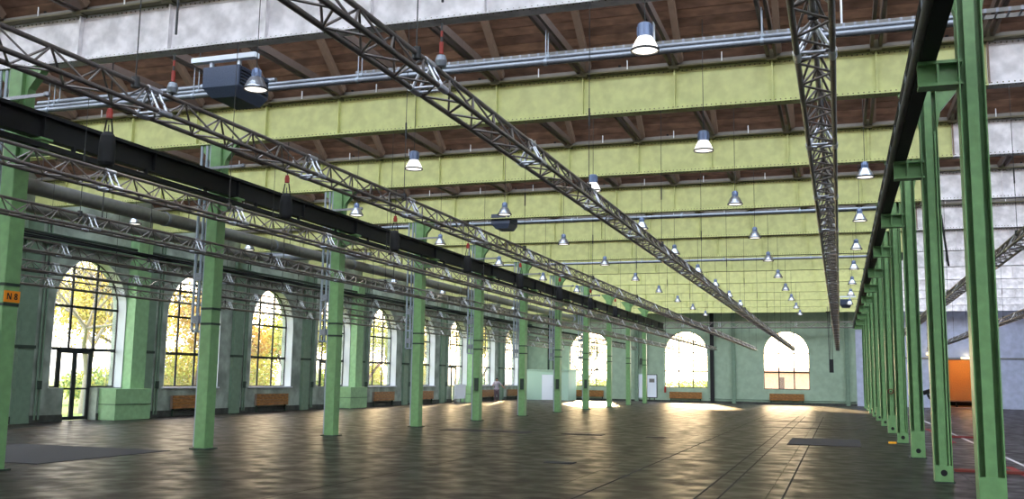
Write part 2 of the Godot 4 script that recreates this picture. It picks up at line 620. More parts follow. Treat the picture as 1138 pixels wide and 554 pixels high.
func heater_cover(at: Vector3, along: Vector3, inward: Vector3, label: String):
	var t := thing("heater_cover", label, "heater cover", at, "brown heater covers under the windows")
	t.position += inward * 0.035
	var bs := Basis(along, Vector3.UP, along.cross(Vector3.UP))
	var body := M.new()
	body.box(inward * 0.06 + Vector3.UP * 0.56, Vector3(2.6, 0.52, 0.12), bs)
	part("body", body, MT.timber, t)
	for j in 4:
		var s := M.new()
		s.box(inward * 0.135 + Vector3.UP * (0.36 + 0.135 * j), Vector3(2.62, 0.118, 0.03), bs)
		part("slat", s, MT.wood_panel, t)
	for e in [-1.2, 1.2]:
		var f := M.new()
		f.box(inward * 0.06 + along * e + Vector3.UP * 0.15, Vector3(0.06, 0.3, 0.08), bs)
		part("foot", f, MT.band, t)

func build_far_wall():
	var wf := struct_node("wall_far", "pale green far end wall with three arched windows", "wall")
	var m := M.new()
	var xs := [-20.0, -11.9, -4.0]
	arched_wall(m, Vector3(0, 0, ZF), Vector3.RIGHT, Vector3.BACK, XW - 0.6, 1.2, 11.6, xs, {}, 0.6)
	part("masonry", m, MT.wall_far, wf)
	for i in 3:
		window("window_%d" % (20 + i), "arched steel window in the far end wall, " + ["beside the mint booth", "beside the two white notice boards", "above the brick house, nearest the right column row"][i], Vector3(0, 0, ZF - 0.4), Vector3.RIGHT, Vector3.BACK, xs[i])
		heater_cover(Vector3(xs[i], 0, ZF), Vector3.RIGHT, Vector3.BACK, "brown wooden heater cover under the far wall window " + ["beside the mint booth", "between fire extinguisher and dark pilaster", "nearest the right column row"][i])
	var j := 0
	for x in [-9.75, -8.05, 0.55, -15.9]:
		var p := struct_node("trim_%d" % (40 + j), ["dark steel stanchion", "slim green pilaster", "broad green pilaster", "narrow green pilaster"][j] + " on the far end wall", "pilaster")
		var a := M.new()
		a.rb(x - 0.15, x + 0.15, 0, 7.4, ZF, ZF + 0.2)
		part("shaft", a, MT.black if j == 0 else MT.pilaster, p)
		j += 1
	var bb := struct_node("baseboard_far", "grey-green skirting pipe along the foot of the far wall", "skirting")
	var sk := M.new()
	sk.rb(XW, 1.2, 0, 0.15, ZF, ZF + 0.04)
	part("skirting", sk, MT.base, bb)
	var t := M.new()
	t.tube(Vector3(-10, 0.32, ZF + 0.1), Vector3(1.15, 0.32, ZF + 0.1), 0.03, 0.03, 8)
	part("pipe", t, MT.pilaster, bb)
	# white end wall of the right-hand aisle with the orange-lit opening
	var wr := struct_node("wall_far_right", "bluish white end wall of the right aisle around an orange room", "wall")
	var w := M.new()
	w.rb(1.2, 7.5, 0, 11.6, ZF - 0.6, ZF)
	w.rb(7.5, 11.05, 3.58, 11.6, ZF - 0.6, ZF)
	w.rb(11.05, XE + 0.6, 0, 11.6, ZF - 0.6, ZF)
	part("masonry", w, MT.wall_white, wr)
	var le := M.new()
	le.rb(1.8, XE, 3.62, 3.74, ZF, ZF + 0.05)
	part("ledge", le, MT.plate_grey, wr)
	# room beyond
	var rm := struct_node("wall_back_room", "orange lit plain room beyond the white end wall", "room")
	var r := M.new()
	r.rb(6.9, 11.6, 0.0, 4.0, ZF - 4.3, ZF - 4.2)
	part("back_panel", r, MT.orange, rm)
	var r2 := M.new()
	r2.rb(6.8, 6.9, 0, 4.0, ZF - 4.3, ZF - 0.6)
	part("side_panel", r2, MT.orange, rm)
	var r3 := M.new()
	r3.rb(11.6, 11.7, 0, 4.0, ZF - 4.3, ZF - 0.6)
	part("side_panel", r3, MT.maroon, rm)
	var r4 := M.new()
	r4.rb(6.8, 11.7, 4.0, 4.1, ZF - 4.3, ZF - 0.6)
	part("top_panel", r4, MT.orange, rm)
	var r5 := M.new()
	r5.rb(6.8, 11.7, -0.1, 0.02, ZF - 4.3, ZF)
	part("floor_panel", r5, MT.timber, rm)
	var be := thing("low_bench", "low dark bench along the back of the orange room", "bench", Vector3(9.2, 0.02, ZF - 3.6))
	var b1 := M.new()
	b1.rb(-2.2, 2.2, 0.42, 0.5, -0.35, 0.35)
	part("seat", b1, MT.timber, be)
	for q in [-2.0, -0.7, 0.7, 2.0]:
		var b2 := M.new()
		b2.rb(q - 0.05, q + 0.05, 0, 0.42, -0.3, 0.3)
		part("leg", b2, MT.black, be)
	var b3 := M.new()
	b3.rb(-2.15, 2.15, 0.1, 0.4, -0.32, -0.28)
	part("back_board", b3, MT.black, be)
	var door := struct_node("door_1", "tall dark maroon door leaf folded in the opening of the orange room", "door")
	var dm := M.new()
	dm.rb(10.35, 11.0, 0.02, 3.55, ZF - 0.5, ZF - 0.42)
	part("leaf", dm, MT.maroon, door)
	var dh := M.new()
	dh.rb(10.8, 10.93, 1.4, 2.3, ZF - 0.42, ZF - 0.39)
	part("vision_panel", dh, MT.white, door)
	var lamp := thing("room_lamp", "warm lamp on the ceiling of the orange room", "lamp", Vector3(9.2, 3.95, ZF - 2.2))
	var lm := M.new()
	lm.lathe([Vector2(0.0, -0.1), Vector2(0.22, -0.08), Vector2(0.26, 0.0), Vector2(0.0, 0.02)], Vector3.ZERO, 14)
	part("diffuser", lm, glow(Color(1.0, 0.74, 0.46), 3.0), lamp)
	var ol := OmniLight3D.new()
	ol.name = "glow"
	lamp.add_child(ol)
	ol.position = Vector3(0, -0.25, 0)
	ol.light_color = Color(1.0, 0.74, 0.46)
	ol.light_energy = 2.0
	ol.light_size = 0.2
	ol.omni_range = 60.0
	ol.omni_attenuation = 2.0
	ol.shadow_enabled = true

func build_other_walls():
	var wr := struct_node("wall_right", "white side wall of the right aisle", "wall")
	var m := M.new()
	m.rb(XE, XE + 0.6, 0, 8.6, ZF - 0.6, ZB + 0.6)
	part("masonry", m, MT.wall_white, wr)
	var wb := struct_node("wall_back", "pale green wall at the near end of the hall", "wall")
	var b := M.new()
	b.rb(XW - 0.6, XE + 0.6, 0, 11.6, ZB, ZB + 0.6)
	part("masonry", b, MT.wall_far, wb)

# saw-tooth roof: planked slope rising towards the near end, glazing on its back
const RISE := 2.5
const RUN := 3.3
func build_roof():
	var rng := RandomNumberGenerator.new()
	rng.seed = 5
	for k in range(-3, 13):
		var z1: float = zk(k + 1)                 # low edge, on the farther girder
		if k == 12:
			z1 = ZF - 0.6
		var z0: float = zk(k)
		var c := struct_node("ceiling" if k == -3 else "ceiling_%03d" % (k + 3), "dark brown planked roof slope between girders, %s bay of the roof" % (ORD[k] if k > 0 else "near"), "ceiling")
		var run := RUN if k < 12 else 1.0
		var rise := RISE if k < 12 else 0.7
		var lo := Vector3(0, HT + 0.13, z1)
		var hi := Vector3(0, HT + 0.13 + rise, z1 + run)
		var dir := (hi - lo)
		var len := dir.length()
		dir /= len
		var nrm := Vector3(0, dir.z, -dir.y)      # upwards
		var xm := (XW + XE) * 0.5
		var wid := XE - XW + 1.2
		var b := Basis(Vector3.RIGHT, nrm, Vector3.RIGHT.cross(nrm))
		var deck := M.new()
		deck.box(Vector3(xm, 0, 0) + lo + dir * len * 0.5 + nrm * 0.09, Vector3(wid, 0.06, len), b)
		part("roof_deck", deck, MT.timber, c)
		if k >= 0 and k <= 5:
			var pw := 0.2
			var pm := M.new()
			pm.box(Vector3.ZERO, Vector3(wid, 0.035, pw - 0.012), b)
			var pmesh := pm.mesh()
			var cnt := int(len / pw)
			for i in cnt:
				part("plank", pmesh, MT.plank[rng.randi() % 4], c, Vector3(xm, 0, 0) + lo + dir * (pw * (i + 0.5)) + nrm * (0.03 + rng.randf() * 0.008))
		else:
			var pm := M.new()
			pm.box(Vector3(xm, 0, 0) + lo + dir * len * 0.5 + nrm * 0.03, Vector3(wid, 0.035, len), b)
			part("planking", pm, MT.plank[1], c)
		if k == 12:
			var cap := M.new()
			cap.rb(XW - 0.6, XE + 0.6, HT + 0.13, 11.7, z0 - 0.02, z0 + 0.1)
			part("end_board", cap, MT.timber, c)
			continue
		# sloping glazing from the ridge down to the nearer girder
		var gl := Vector3(0, HT + 0.13, z0)
		var gh := hi
		var ev := gh - gl
		var nb := 13
		for i in nb + 1:
			var x := lerpf(XW - 0.5, XE + 0.5, i / float(nb))
			var g := M.new()
			g.bar(Vector3(x, 0, 0) + gl, Vector3(x, 0, 0) + gh, 0.06, 0.1)
			part("glazing_bar", g, MT.frame, c)
		var gp := M.new()
		var gn := Vector3(0, -ev.z, ev.y).normalized()
		gp.box(Vector3(xm, 0, 0) + (gl + gh) * 0.5, Vector3(wid, 0.008, ev.length()), Basis(Vector3.RIGHT, gn, Vector3.RIGHT.cross(gn)))
		part("pane", gp, MT.glass, c)
		var rb := M.new()
		rb.rb(XW - 0.6, XE + 0.6, hi.y - 0.2, hi.y + 0.05, hi.z - 0.08, hi.z + 0.08)
		part("ridge_beam", rb, MT.timber, c)
		# gable cheeks closing the two ends
		for x in [XW - 0.6, XE + 0.5]:
			var ck := M.new()
			ck.prism([Vector2(z0, HT + 0.1), Vector2(z1, HT + 0.1), Vector2(hi.z, hi.y + 0.1)], Vector3(x, 0, 0), Vector3.BACK, Vector3.UP, Vector3.RIGHT * 0.1)
			part("cheek", ck, MT.timber, c)
		# rafters and ties where they can be seen between the girders
		if k < 0 or k > 6:
			continue
		var tm := M.new()
		for dx in [-0.075, 0.075]:
			tm.rb(dx - 0.03, dx + 0.03, -0.1, 0.06, z1, z0)
		var tmesh := tm.mesh()
		var rm := M.new()
		rm.bar(lo + dir * 0.1 - nrm * 0.08, lo + dir * len - nrm * 0.08, 0.12, 0.16)
		var rmesh := rm.mesh()
		for j in range(-6, 14):
			var x := -12.58 + 1.915 * j
			part("tie_beam", tmesh, MT.tie, c, Vector3(x, HT + 0.12, 0))
			part("rafter", rmesh, MT.timber, c, Vector3(x + 0.13, 0, 0))

func build_girders():
	for k in range(-3, 13):
		var z := zk(k)
		var white := k <= 1
		var lab := "%s plate girder spanning the hall, %s one beyond the column signed N8" % ["yellow-green", ORD[maxi(k - 1, 0)]]
		if k == 1:
			lab = "dirty white riveted plate girder over the column signed N8"
		elif k < 1:
			lab = "dirty white plate girder near the end wall, out of view"
		var g := thing("roof_girder", lab, "girder", Vector3(0, HB, z), "white plate girders by the near end" if k < 1 else "")
		var spans := [[XW, 2.72, MT.girder_white if white else MT.girder], [2.72, XE, MT.girder_white]]
		for s in spans:
			var w := M.new()
			w.rb(s[0], s[1], 0.02, 0.86, -0.012, 0.012)
			part("web_plate", w, s[2], g)
			var bf := M.new()
			bf.rb(s[0], s[1], 0.0, 0.025, -0.14, 0.14)
			part("bottom_flange", bf, s[2], g)
			var an := M.new()
			for y in [0.025, 0.775]:
				an.rb(s[0], s[1], y, y + 0.09, -0.024, 0.024)
			part("flange_angle", an, s[2], g)
		var tf := M.new()
		tf.rb(XW, XE, 0.86, 0.89, -0.2, 0.2)
		part("top_flange", tf, MT.girder_edge, g)
		var wp := M.new()
		wp.rb(XW, XE, 0.89, 1.0, -0.05, 0.06)
		part("wall_plate", wp, MT.plate_grey, g)
		var sm := M.new()
		sm.rb(-0.012, 0.012, 0.03, 0.86, -0.11, 0.11)
		var smesh := sm.mesh()
		var pm := M.new()
		pm.rb(-0.1, 0.1, 0.83, 0.865, -0.19, 0.19)
		pm.rb(-0.05, 0.05, 0.89, 1.06, 0.06, 0.13)
		var pmesh := pm.mesh()
		for j in range(-6, 14):
			var x := -12.58 + 1.915 * j
			var mm: Material = MT.girder_white if (white or x > 2.72) else MT.girder
			part("stiffener", smesh, mm if absf(x - 2.74) > 0.1 else MT.timber, g, Vector3(x, 0, 0))
			if k < 7:
				part("seat_plate", pmesh, MT.girder_edge, g, Vector3(x, 0, 0))
		# small white upstands along the top
		if k >= 0 and k < 6:
			var um := M.new()
			um.tube(Vector3(0, 0.9, 0.1), Vector3(0, 1.12, 0.1), 0.014, 0.014, 6)
			var umesh := um.mesh()
			for j in range(-5, 13):
				part("upstand", umesh, MT.white, g, Vector3(-12.58 + 1.915 * j + 0.95, 0, 0))
		# rivet rows
		if k >= 0 and k <= 6:
			var rv := MultiMesh.new()
			rv.transform_format = MultiMesh.TRANSFORM_3D
			var rm := M.new()
			rm.lathe([Vector2(0.015, 0.0), Vector2(0.011, 0.008), Vector2(0.0, 0.012)], Vector3.ZERO, 6)
			rv.mesh = rm.mesh()
			var tr := []
			for yy in [0.07, 0.82]:
				for i in 410:
					var x := XW + 0.2 + 0.0955 * i
					tr.append(Transform3D(Basis(Vector3.RIGHT, PI / 2), Vector3(x, yy, 0.024)))
			for i in 410:
				tr.append(Transform3D(Basis(Vector3.RIGHT, PI), Vector3(XW + 0.2 + 0.0955 * i, 0.0, 0.11)))
			rv.instance_count = tr.size()
			for i in tr.size():
				rv.set_instance_transform(i, tr[i])
			var ri := MultiMeshInstance3D.new()
			ri.multimesh = rv
			ri.name = "rivets"
			ri.material_override = MT.girder_edge
			ri.set_meta("kind", "stuff")
			g.add_child(ri, true)

# ---------------------------------------------------------------- columns
func build_columns():
	# left row: closed box shafts with bands, conduit loops and arms
	for k in range(-2, 12):
		var z := zk(k)
		var lab := "green steel box column of the left row, %s beyond the one signed N8" % ORD[maxi(k - 1, 0)]
		if k == 1:
			lab = "green steel box column carrying the orange sign N8"
		elif k < 1:
			lab = "green steel box column of the left row, out of view before the sign N8"
		var c := thing("steel_column", lab, "column", Vector3(XL, 0, z), "left row columns out of view" if k < 1 else "")
		var s := M.new()
		s.cbox(Vector3(0, HB * 0.5, 0), Vector3(0.29, HB, 0.34), 0.012)
		part("shaft", s, MT.col, c)
		var bp := M.new()
		bp.cbox(Vector3(0, 0.012, 0), Vector3(0.44, 0.024, 0.5), 0.02)
		part("base_plate", bp, MT.band, c)
		for y in [2.85, 3.2]:
			var b := M.new()
			b.cbox(Vector3(0, y, 0), Vector3(0.31, 0.05, 0.36), 0.015)
			part("band", b, MT.band, c)
		for sg in [-1.0, 1.0]:
			var h := M.new()
			h.prism([Vector2(0.145, HB), Vector2(0.145, HB - 0.75), Vector2(0.22, HB - 0.4), Vector2(0.5, HB - 0.06), Vector2(0.5, HB)], Vector3(0, 0, -0.08), Vector3.RIGHT * sg, Vector3.UP, Vector3.BACK * 0.16)
			part("haunch", h, MT.col, c)
		var br := M.new()
		br.rb(0.14, 0.62, 5.5, 5.78, -0.09, 0.09)
		br.rb(0.14, 0.66, 5.76, 5.8, -0.14, 0.14)
		part("crane_bracket", br, MT.col, c)
		if k >= 1 and k <= 8:
			var arm := M.new()
			arm.bar(Vector3(-1.25, 6.5, 0.24), Vector3(0.8, 6.52, 0.24), 0.03, 0.06)
			arm.lathe([Vector2(0.0, -0.06), Vector2(0.06, -0.03), Vector2(0.06, 0.03), Vector2(0.0, 0.06)], Vector3(0.82, 6.52, 0.24), 10)
			part("bracket_arm", arm, MT.steel, c)
			for xx in [-0.45, -0.3, -0.19]:
				var t := M.new()
				t.tube(Vector3(xx, 2.7 if xx < -0.2 else 0.05, 0.08), Vector3(xx, 7.1, 0.08), 0.034, 0.034, 8)
				part("conduit", t, MT.conduit, c)
			var lo := M.new()
			for y in [2.68, 3.0, 3.3]:
				lo.tube(Vector3(-0.46, y, 0.05), Vector3(-0.2, y, 0.05), 0.028, 0.028, 8)
			part("conduit_loop", lo, MT.conduit, c)
			for y in [2.95, 3.95]:
				var jb := M.new()
				jb.cbox(Vector3(-0.33, y, 0.07), Vector3(0.2, 0.18, 0.12), 0.02)
				part("junction_box", jb, MT.galv, c)
			if k >= 5:
				var sw := M.new()
				sw.cbox(Vector3(0.02, 1.45, 0.2), Vector3(0.17, 0.5, 0.08), 0.02)
				part("switch_box", sw, MT.band, c)
		if k == 1:
			pass
	# right row: open section of two outer plates, a web and a middle strip
	for k in range(-1, 12):
		var z := zk(k)
		var lab := "green open-section column of the right row under yellow girder, %s along" % ORD[maxi(k, 0)]
		if k == 1:
			lab = "green open-section column of the right row under the white girder"
		elif k < 1:
			lab = "green open-section column of the right row, out of view"
		var c := thing("steel_column", lab, "column", Vector3(XR, 0, z), "right row columns out of view" if k < 1 else "")
		for sg in [-1.0, 1.0]:
			var f := M.new()
			f.rb(sg * 0.135, sg * 0.15, 0, HB, -0.15, 0.15)
			part("flange", f, MT.col, c)
		var w := M.new()
		w.rb(-0.135, 0.135, 0, HB, -0.1, -0.08)
		part("web", w, MT.col, c)
		var st := M.new()
		st.rb(-0.065, 0.065, 0, HB, 0.09, 0.11)
		st.rb(-0.008, 0.008, 0, HB, -0.08, 0.09)
		part("middle_strip", st, MT.col, c)
		var rs := M.new()
		rs.rb(-0.065, 0.065, 0, HB, -0.15, -0.13)
		rs.rb(-0.008, 0.008, 0, HB, -0.13, -0.1)
		part("middle_strip", rs, MT.col, c)
		var cv := M.new()
		cv.rb(-0.15, 0.15, 0, 0.62 if k % 2 == 1 else 0.3, 0.15, 0.16)
		part("foot_cover", cv, MT.col, c)
		var ho := M.new()
		ho.tube(Vector3(0.0, 0.17, 0.16), Vector3(0.0, 0.17, 0.166), 0.055, 0.055, 14)
		part("drain_hole", ho, MT.black, c)
		var bp := M.new()
		bp.cbox(Vector3(0, 0.01, 0), Vector3(0.36, 0.02, 0.38), 0.02)
		part("base_plate", bp, MT.band, c)
		for sg in [-1.0, 1.0]:
			var h := M.new()
			h.prism([Vector2(0.15, HB), Vector2(0.15, HB - 0.75), Vector2(0.22, HB - 0.4), Vector2(0.5, HB - 0.06), Vector2(0.5, HB)], Vector3(0, 0, -0.07), Vector3.RIGHT * sg, Vector3.UP, Vector3.BACK * 0.14)
			part("haunch", h, MT.col, c)
		for y in [5.47, 5.76]:
			var br := M.new()
			br.rb(-0.62, -0.1, y, y + 0.04, -0.12, 0.12)
			part("crane_bracket", br, MT.col, c)
		var bw := M.new()
		bw.rb(-0.62, -0.14, 5.5, 5.77, -0.015, 0.015)
		bw.rb(-0.4, -0.37, 5.5, 5.77, -0.11, 0.11)
		part("bracket_web", bw, MT.col, c)
		if k % 2 == 0:
			var t := M.new()
			t.tube(Vector3(0.1, 0.3, 0.13), Vector3(0.1, HB - 0.8, 0.13), 0.017, 0.017, 8)
			part("conduit", t, MT.col, c)

func build_crane_beams():
	for e in [[XL + 0.5, "left", 1.0], [XR - 0.5, "right", -1.0]]:
		var x: float = e[0]
		var b := thing("crane_beam", "long black crane runway beam along the %s" % ("left column row behind black chain bags" if e[1] == "left" else "green right column row"), "beam", Vector3(x, 5.8, 0))
		var z0 := 4.0
		var z1 := ZF + 2.0
		var f := M.new()
		f.rb(-0.1, 0.1, 0.0, 0.03, z0, z1)
		part("bottom_flange", f, MT.black, b)
		var t := M.new()
		t.rb(-0.1, 0.1, 0.40, 0.43, z0, z1)
		part("top_flange", t, MT.black, b)
		var w := M.new()
		w.rb(-0.015, 0.015, 0.03, 0.4, z0, z1)
		part("web", w, MT.black, b)
		var r := M.new()
		r.rb(-0.03, 0.03, 0.43, 0.49, z0, z1)
		part("rail", r, MT.black, b)
		var sm := M.new()
		sm.rb(-0.09, 0.09, 0.03, 0.4, -0.01, 0.01)
		var smesh := sm.mesh()
		for k in range(-1, 12):
			part("stiffener", smesh, MT.black, b, Vector3(0, 0, zk(k)))
			part("stiffener", smesh, MT.black, b, Vector3(0, 0, zk(k) - D * 0.5))
		if e[1] == "left":
			var c := M.new()
			c.rb(0.02, 0.16, -0.19, -0.1, z0, z1)
			part("conductor_rail", c, MT.black, b)
			var hm := M.new()
			hm.rb(0.06, 0.12, -0.12, 0.02, -0.03, 0.03)
			var hmesh := hm.mesh()
			for k in range(-1, 11):
				for q in 3:
					part("hanger", hmesh, MT.black, b, Vector3(0, 0, zk(k) - q * D / 3.0 - 0.7))
		else:
			var p := M.new()
			p.tube(Vector3(-0.14, 0.07, z0), Vector3(-0.14, 0.07, z1), 0.06, 0.06, 12)
			part("grey_conduit", p, MT.plate_grey, b)
			var p2 := M.new()
			p2.rb(-0.16, -0.1, 0.3, 0.42, z0, z1)
			part("cable_duct", p2, MT.black, b)
			var hm := M.new()
			hm.rb(-0.17, -0.08, 0.02, 0.34, -0.025, 0.025)
			var hmesh := hm.mesh()
			for k in range(-1, 11):
				for q in 4:
					part("clip", hmesh, MT.galv, b, Vector3(0, 0, zk(k) - q * D / 4.0))

# ---------------------------------------------------------------- hung trusses
var TW := 0.255
var TH := 0.235
func truss_point(c: int, z: float) -> Vector3:
	return [Vector3(-TW * 0.5, 0, z), Vector3(TW * 0.5, 0, z), Vector3(0, TH, z)][c]

func make_truss(called: String, label: String, at: Vector3, z0: float, z1: float, wires: Array, near_from: float, n_near: int, cr := 0.024, br := 0.011, tm: Material = null) -> Node3D:
	var t := thing(called, label, "truss", at, "")
	if tm == null:
		tm = MT.truss
	for c in 3:
		var m := M.new()
		m.tube(truss_point(c, z0), truss_point(c, z1), cr, cr, 8)
		part("chord", m, tm, t)
	# braces
	var step := TW * 1.14
	var n := int((z0 - z1) / step)
	var rest := M.new()
	var meshes := []
	for pr in [[0, 2], [1, 2], [0, 1]]:
		for ph in 2:
			var a := truss_point(pr[ph], 0)
			var b := truss_point(pr[1 - ph], -step)
			var m := M.new()
			m.tube(a, b, br, br, 5, false)
			meshes.append(m.mesh())
	var made := 0
	for i in n:
		var z := z0 - step * i
		for q in 3:
			if z < near_from and made < n_near:
				part("brace", meshes[q * 2 + i % 2], tm, t, Vector3(0, 0, z))
				made += 1
			else:
				var pr: Array = [[0, 2], [1, 2], [0, 1]][q]
				rest.tube(truss_point(pr[i % 2], z), truss_point(pr[1 - i % 2], z - step), br, br, 4, false)
	var la := part("lattice", rest, tm, t)
	la.set_meta("kind", "stuff")
	# end frames where the lengths are coupled
	var em := M.new()
	for dz in [-0.06, 0.06]:
		for pr in [[0, 2], [1, 2], [0, 1]]:
			em.tube(truss_point(pr[0], dz), truss_point(pr[1], dz), 0.013, 0.013, 6)
	for c in 3:
		em.tube(truss_point(c, -0.09), truss_point(c, 0.09), 0.033, 0.033, 8)
	var emesh := em.mesh()
	var z := z0 - 1.5
	while z > z1:
		part("coupler", emesh, MT.alu, t, Vector3(0, 0, z))
		z -= 2.93
	# steel wires up to the girders, with a small turnbuckle
	var wm := M.new()
	wm.tube(Vector3(0, TH, 0), Vector3(0, HB - at.y, 0), 0.006, 0.006, 5)
	var wmesh := wm.mesh()
	var km := M.new()
	km.tube(Vector3(0, TH + 0.9, 0), Vector3(0, TH + 1.15, 0), 0.014, 0.014, 6)
	km.tube(Vector3(0, TH - 0.05, 0), Vector3(0, TH + 0.05, 0), 0.04, 0.04, 8)
	var kmesh := km.mesh()
	for zz in wires:
		part("wire", wmesh, MT.wire, t, Vector3(0, 0, zz))
		part("turnbuckle", kmesh, MT.wire, t, Vector3(0, 0, zz))
	return t

func build_trusses():
	var wz := []
	for k in range(0, 13):
		wz.append(zk(k) + 0.1)
	var xs := [-0.11, -3.28, -6.15, -9.25, -12.25, -15.65, -18.7, -21.8, 3.05, 6.2]
	var labs := [
		"triangular aluminium truss hung overhead along the right crane beam",
		"triangular aluminium truss hung along the hall, ending before the far window by the column row",
		"triangular aluminium truss hung along the hall, ending beside the far window by the column row",
		"triangular aluminium truss passing in front of the left columns below the crane beam",
		"triangular aluminium truss hung from the row of black chain bags",
		"dark triangular truss with black cables on top behind the left columns",
		"triangular truss in the middle of the left aisle before the arched windows",
		"triangular truss closest to the left wall before the arched windows",
		"triangular truss in the right aisle just behind the green columns",
		"triangular truss far out in the right aisle by the white end wall"]
	for i in xs.size():
		var near: float = [-6.0, -5.0, -5.5, -8.0, -11.0, -15.0, -20.0, -24.0, -17.0, -36.0][i]
		var cnt: int = [120, 150, 150, 150, 120, 120, 60, 45, 45, 30][i]
		make_truss("lighting_truss", labs[i], Vector3(xs[i], HTR, 0), 3.0, ZF + 1.6, wz, near, cnt)
	# transverse truss along the far wall
	TW = 0.5
	TH = 0.42
	var t := make_truss("lighting_truss", "triangular truss running across in front of the far end wall", Vector3(-11.5, 5.95, ZF + 1.1), 12.8, -12.8, [-10.0, -4.0, 2.0, 8.0], 20.0, 130, 0.035, 0.02)
	t.rotation.y = PI / 2
	TW = 0.255
	TH = 0.235
	# black cables along one truss
	var cb := M.new()
	var rng := RandomNumberGenerator.new()
	rng.seed = 3
	for q in 3:
		var pts := []
		for i in 60:
			pts.append(Vector3(-15.65 + rng.randf_range(-0.07, 0.07), HTR + TH + 0.05 + 0.03 * q + rng.randf_range(0, 0.03), -14.0 - i * 1.0))
		cb.path(pts, 0.022, 5)
	tag(part("cable_bundle", cb, MT.rubber, self), "black cables lying along the top of the truss behind the left columns", "cable")
	# hoists on two trusses
	hoist(Vector3(-6.15, HTR + TH, -7.55), 0.35, "small chain hoist with pale hook on the middle hung truss", MT.red, "", false)
	hoist(Vector3(-3.28, HTR + TH, -7.55), 0.35, "small chain hoist with red hook on the truss left of the overhead one", MT.red, "", false)
	for k in range(1, 9):
		var z := zk(k) - 0.42
		hoist(Vector3(-12.25, HTR + TH, z), 1.6, "black chain bag on a red hook by the %s left column" % ("N8" if k == 1 else ORD[k - 1] + " after N8"), MT.red, "black chain bags along the left columns", true)

func hoist(at: Vector3, up: float, label: String, hook: Material, group: String, bag: bool):
	var t := thing("chain_hoist", label, "hoist", at, group)
	var top := HT - 0.02 - at.y
	# short bar fixed under the nearest tie beam of the roof
	var tx: float = -12.58 + 1.915 * round((at.x + 12.58) / 1.915) - at.x
	var hb := M.new()
	hb.rb(minf(tx, 0.0) - 0.06, maxf(tx, 0.0) + 0.06, top - 0.02, top + 0.04, -0.03, 0.03)
	part("hanger_bar", hb, MT.tie, t)
	var ch := M.new()
	ch.tube(Vector3(0, 0, 0), Vector3(0, up + 0.1, 0), 0.011, 0.011, 6)
	part("chain", ch, MT.wire, t)
	var w := M.new()
	w.tube(Vector3(0, up + 0.3, 0), Vector3(0, top, 0), 0.012, 0.012, 6)
	part("wire", w, MT.wire, t)
	if bag:
		var bm := M.new()
		bm.lathe([Vector2(0.0, 0.62), Vector2(0.08, 0.61), Vector2(0.125, 0.54), Vector2(0.145, 0.4), Vector2(0.145, 0.06), Vector2(0.12, 0.0), Vector2(0.0, 0.0)], Vector3(0, up - 0.65, 0), 14)
		part("chain_bag", bm, MT.rubber, t)
		for sg in [-1.0, 1.0]:
			var st := M.new()
			st.bar(Vector3(sg * 0.1, up - 0.08, 0), Vector3(sg * 0.05, up + 0.2, 0), 0.02, 0.02, Vector3.BACK)
			part("strap", st, MT.rubber, t)
		var hm := M.new()
		hm.cbox(Vector3(0, up + 0.28, 0), Vector3(0.11, 0.12, 0.1), 0.03)
		hm.lathe([Vector2(0.0, 0.08), Vector2(0.045, 0.06), Vector2(0.045, 0.0), Vector2(0.0, 0.0)], Vector3(0, up + 0.33, 0), 10)
		part("hook_block", hm, hook, t)
	else:
		var hm := M.new()
		hm.lathe([Vector2(0.0, 0.04), Vector2(0.045, 0.05), Vector2(0.055, 0.1), Vector2(0.04, 0.15), Vector2(0.0, 0.16)], Vector3.ZERO, 12)
		part("body", hm, MT.galv, t)
		var rm := M.new()
		rm.cbox(Vector3(0, 0.22, 0), Vector3(0.034, 0.11, 0.034), 0.008)
		rm.tube(Vector3(0, 0.27, 0), Vector3(0, 0.38, 0), 0.01, 0.012, 6)
		part("hook_block", rm, hook, t)

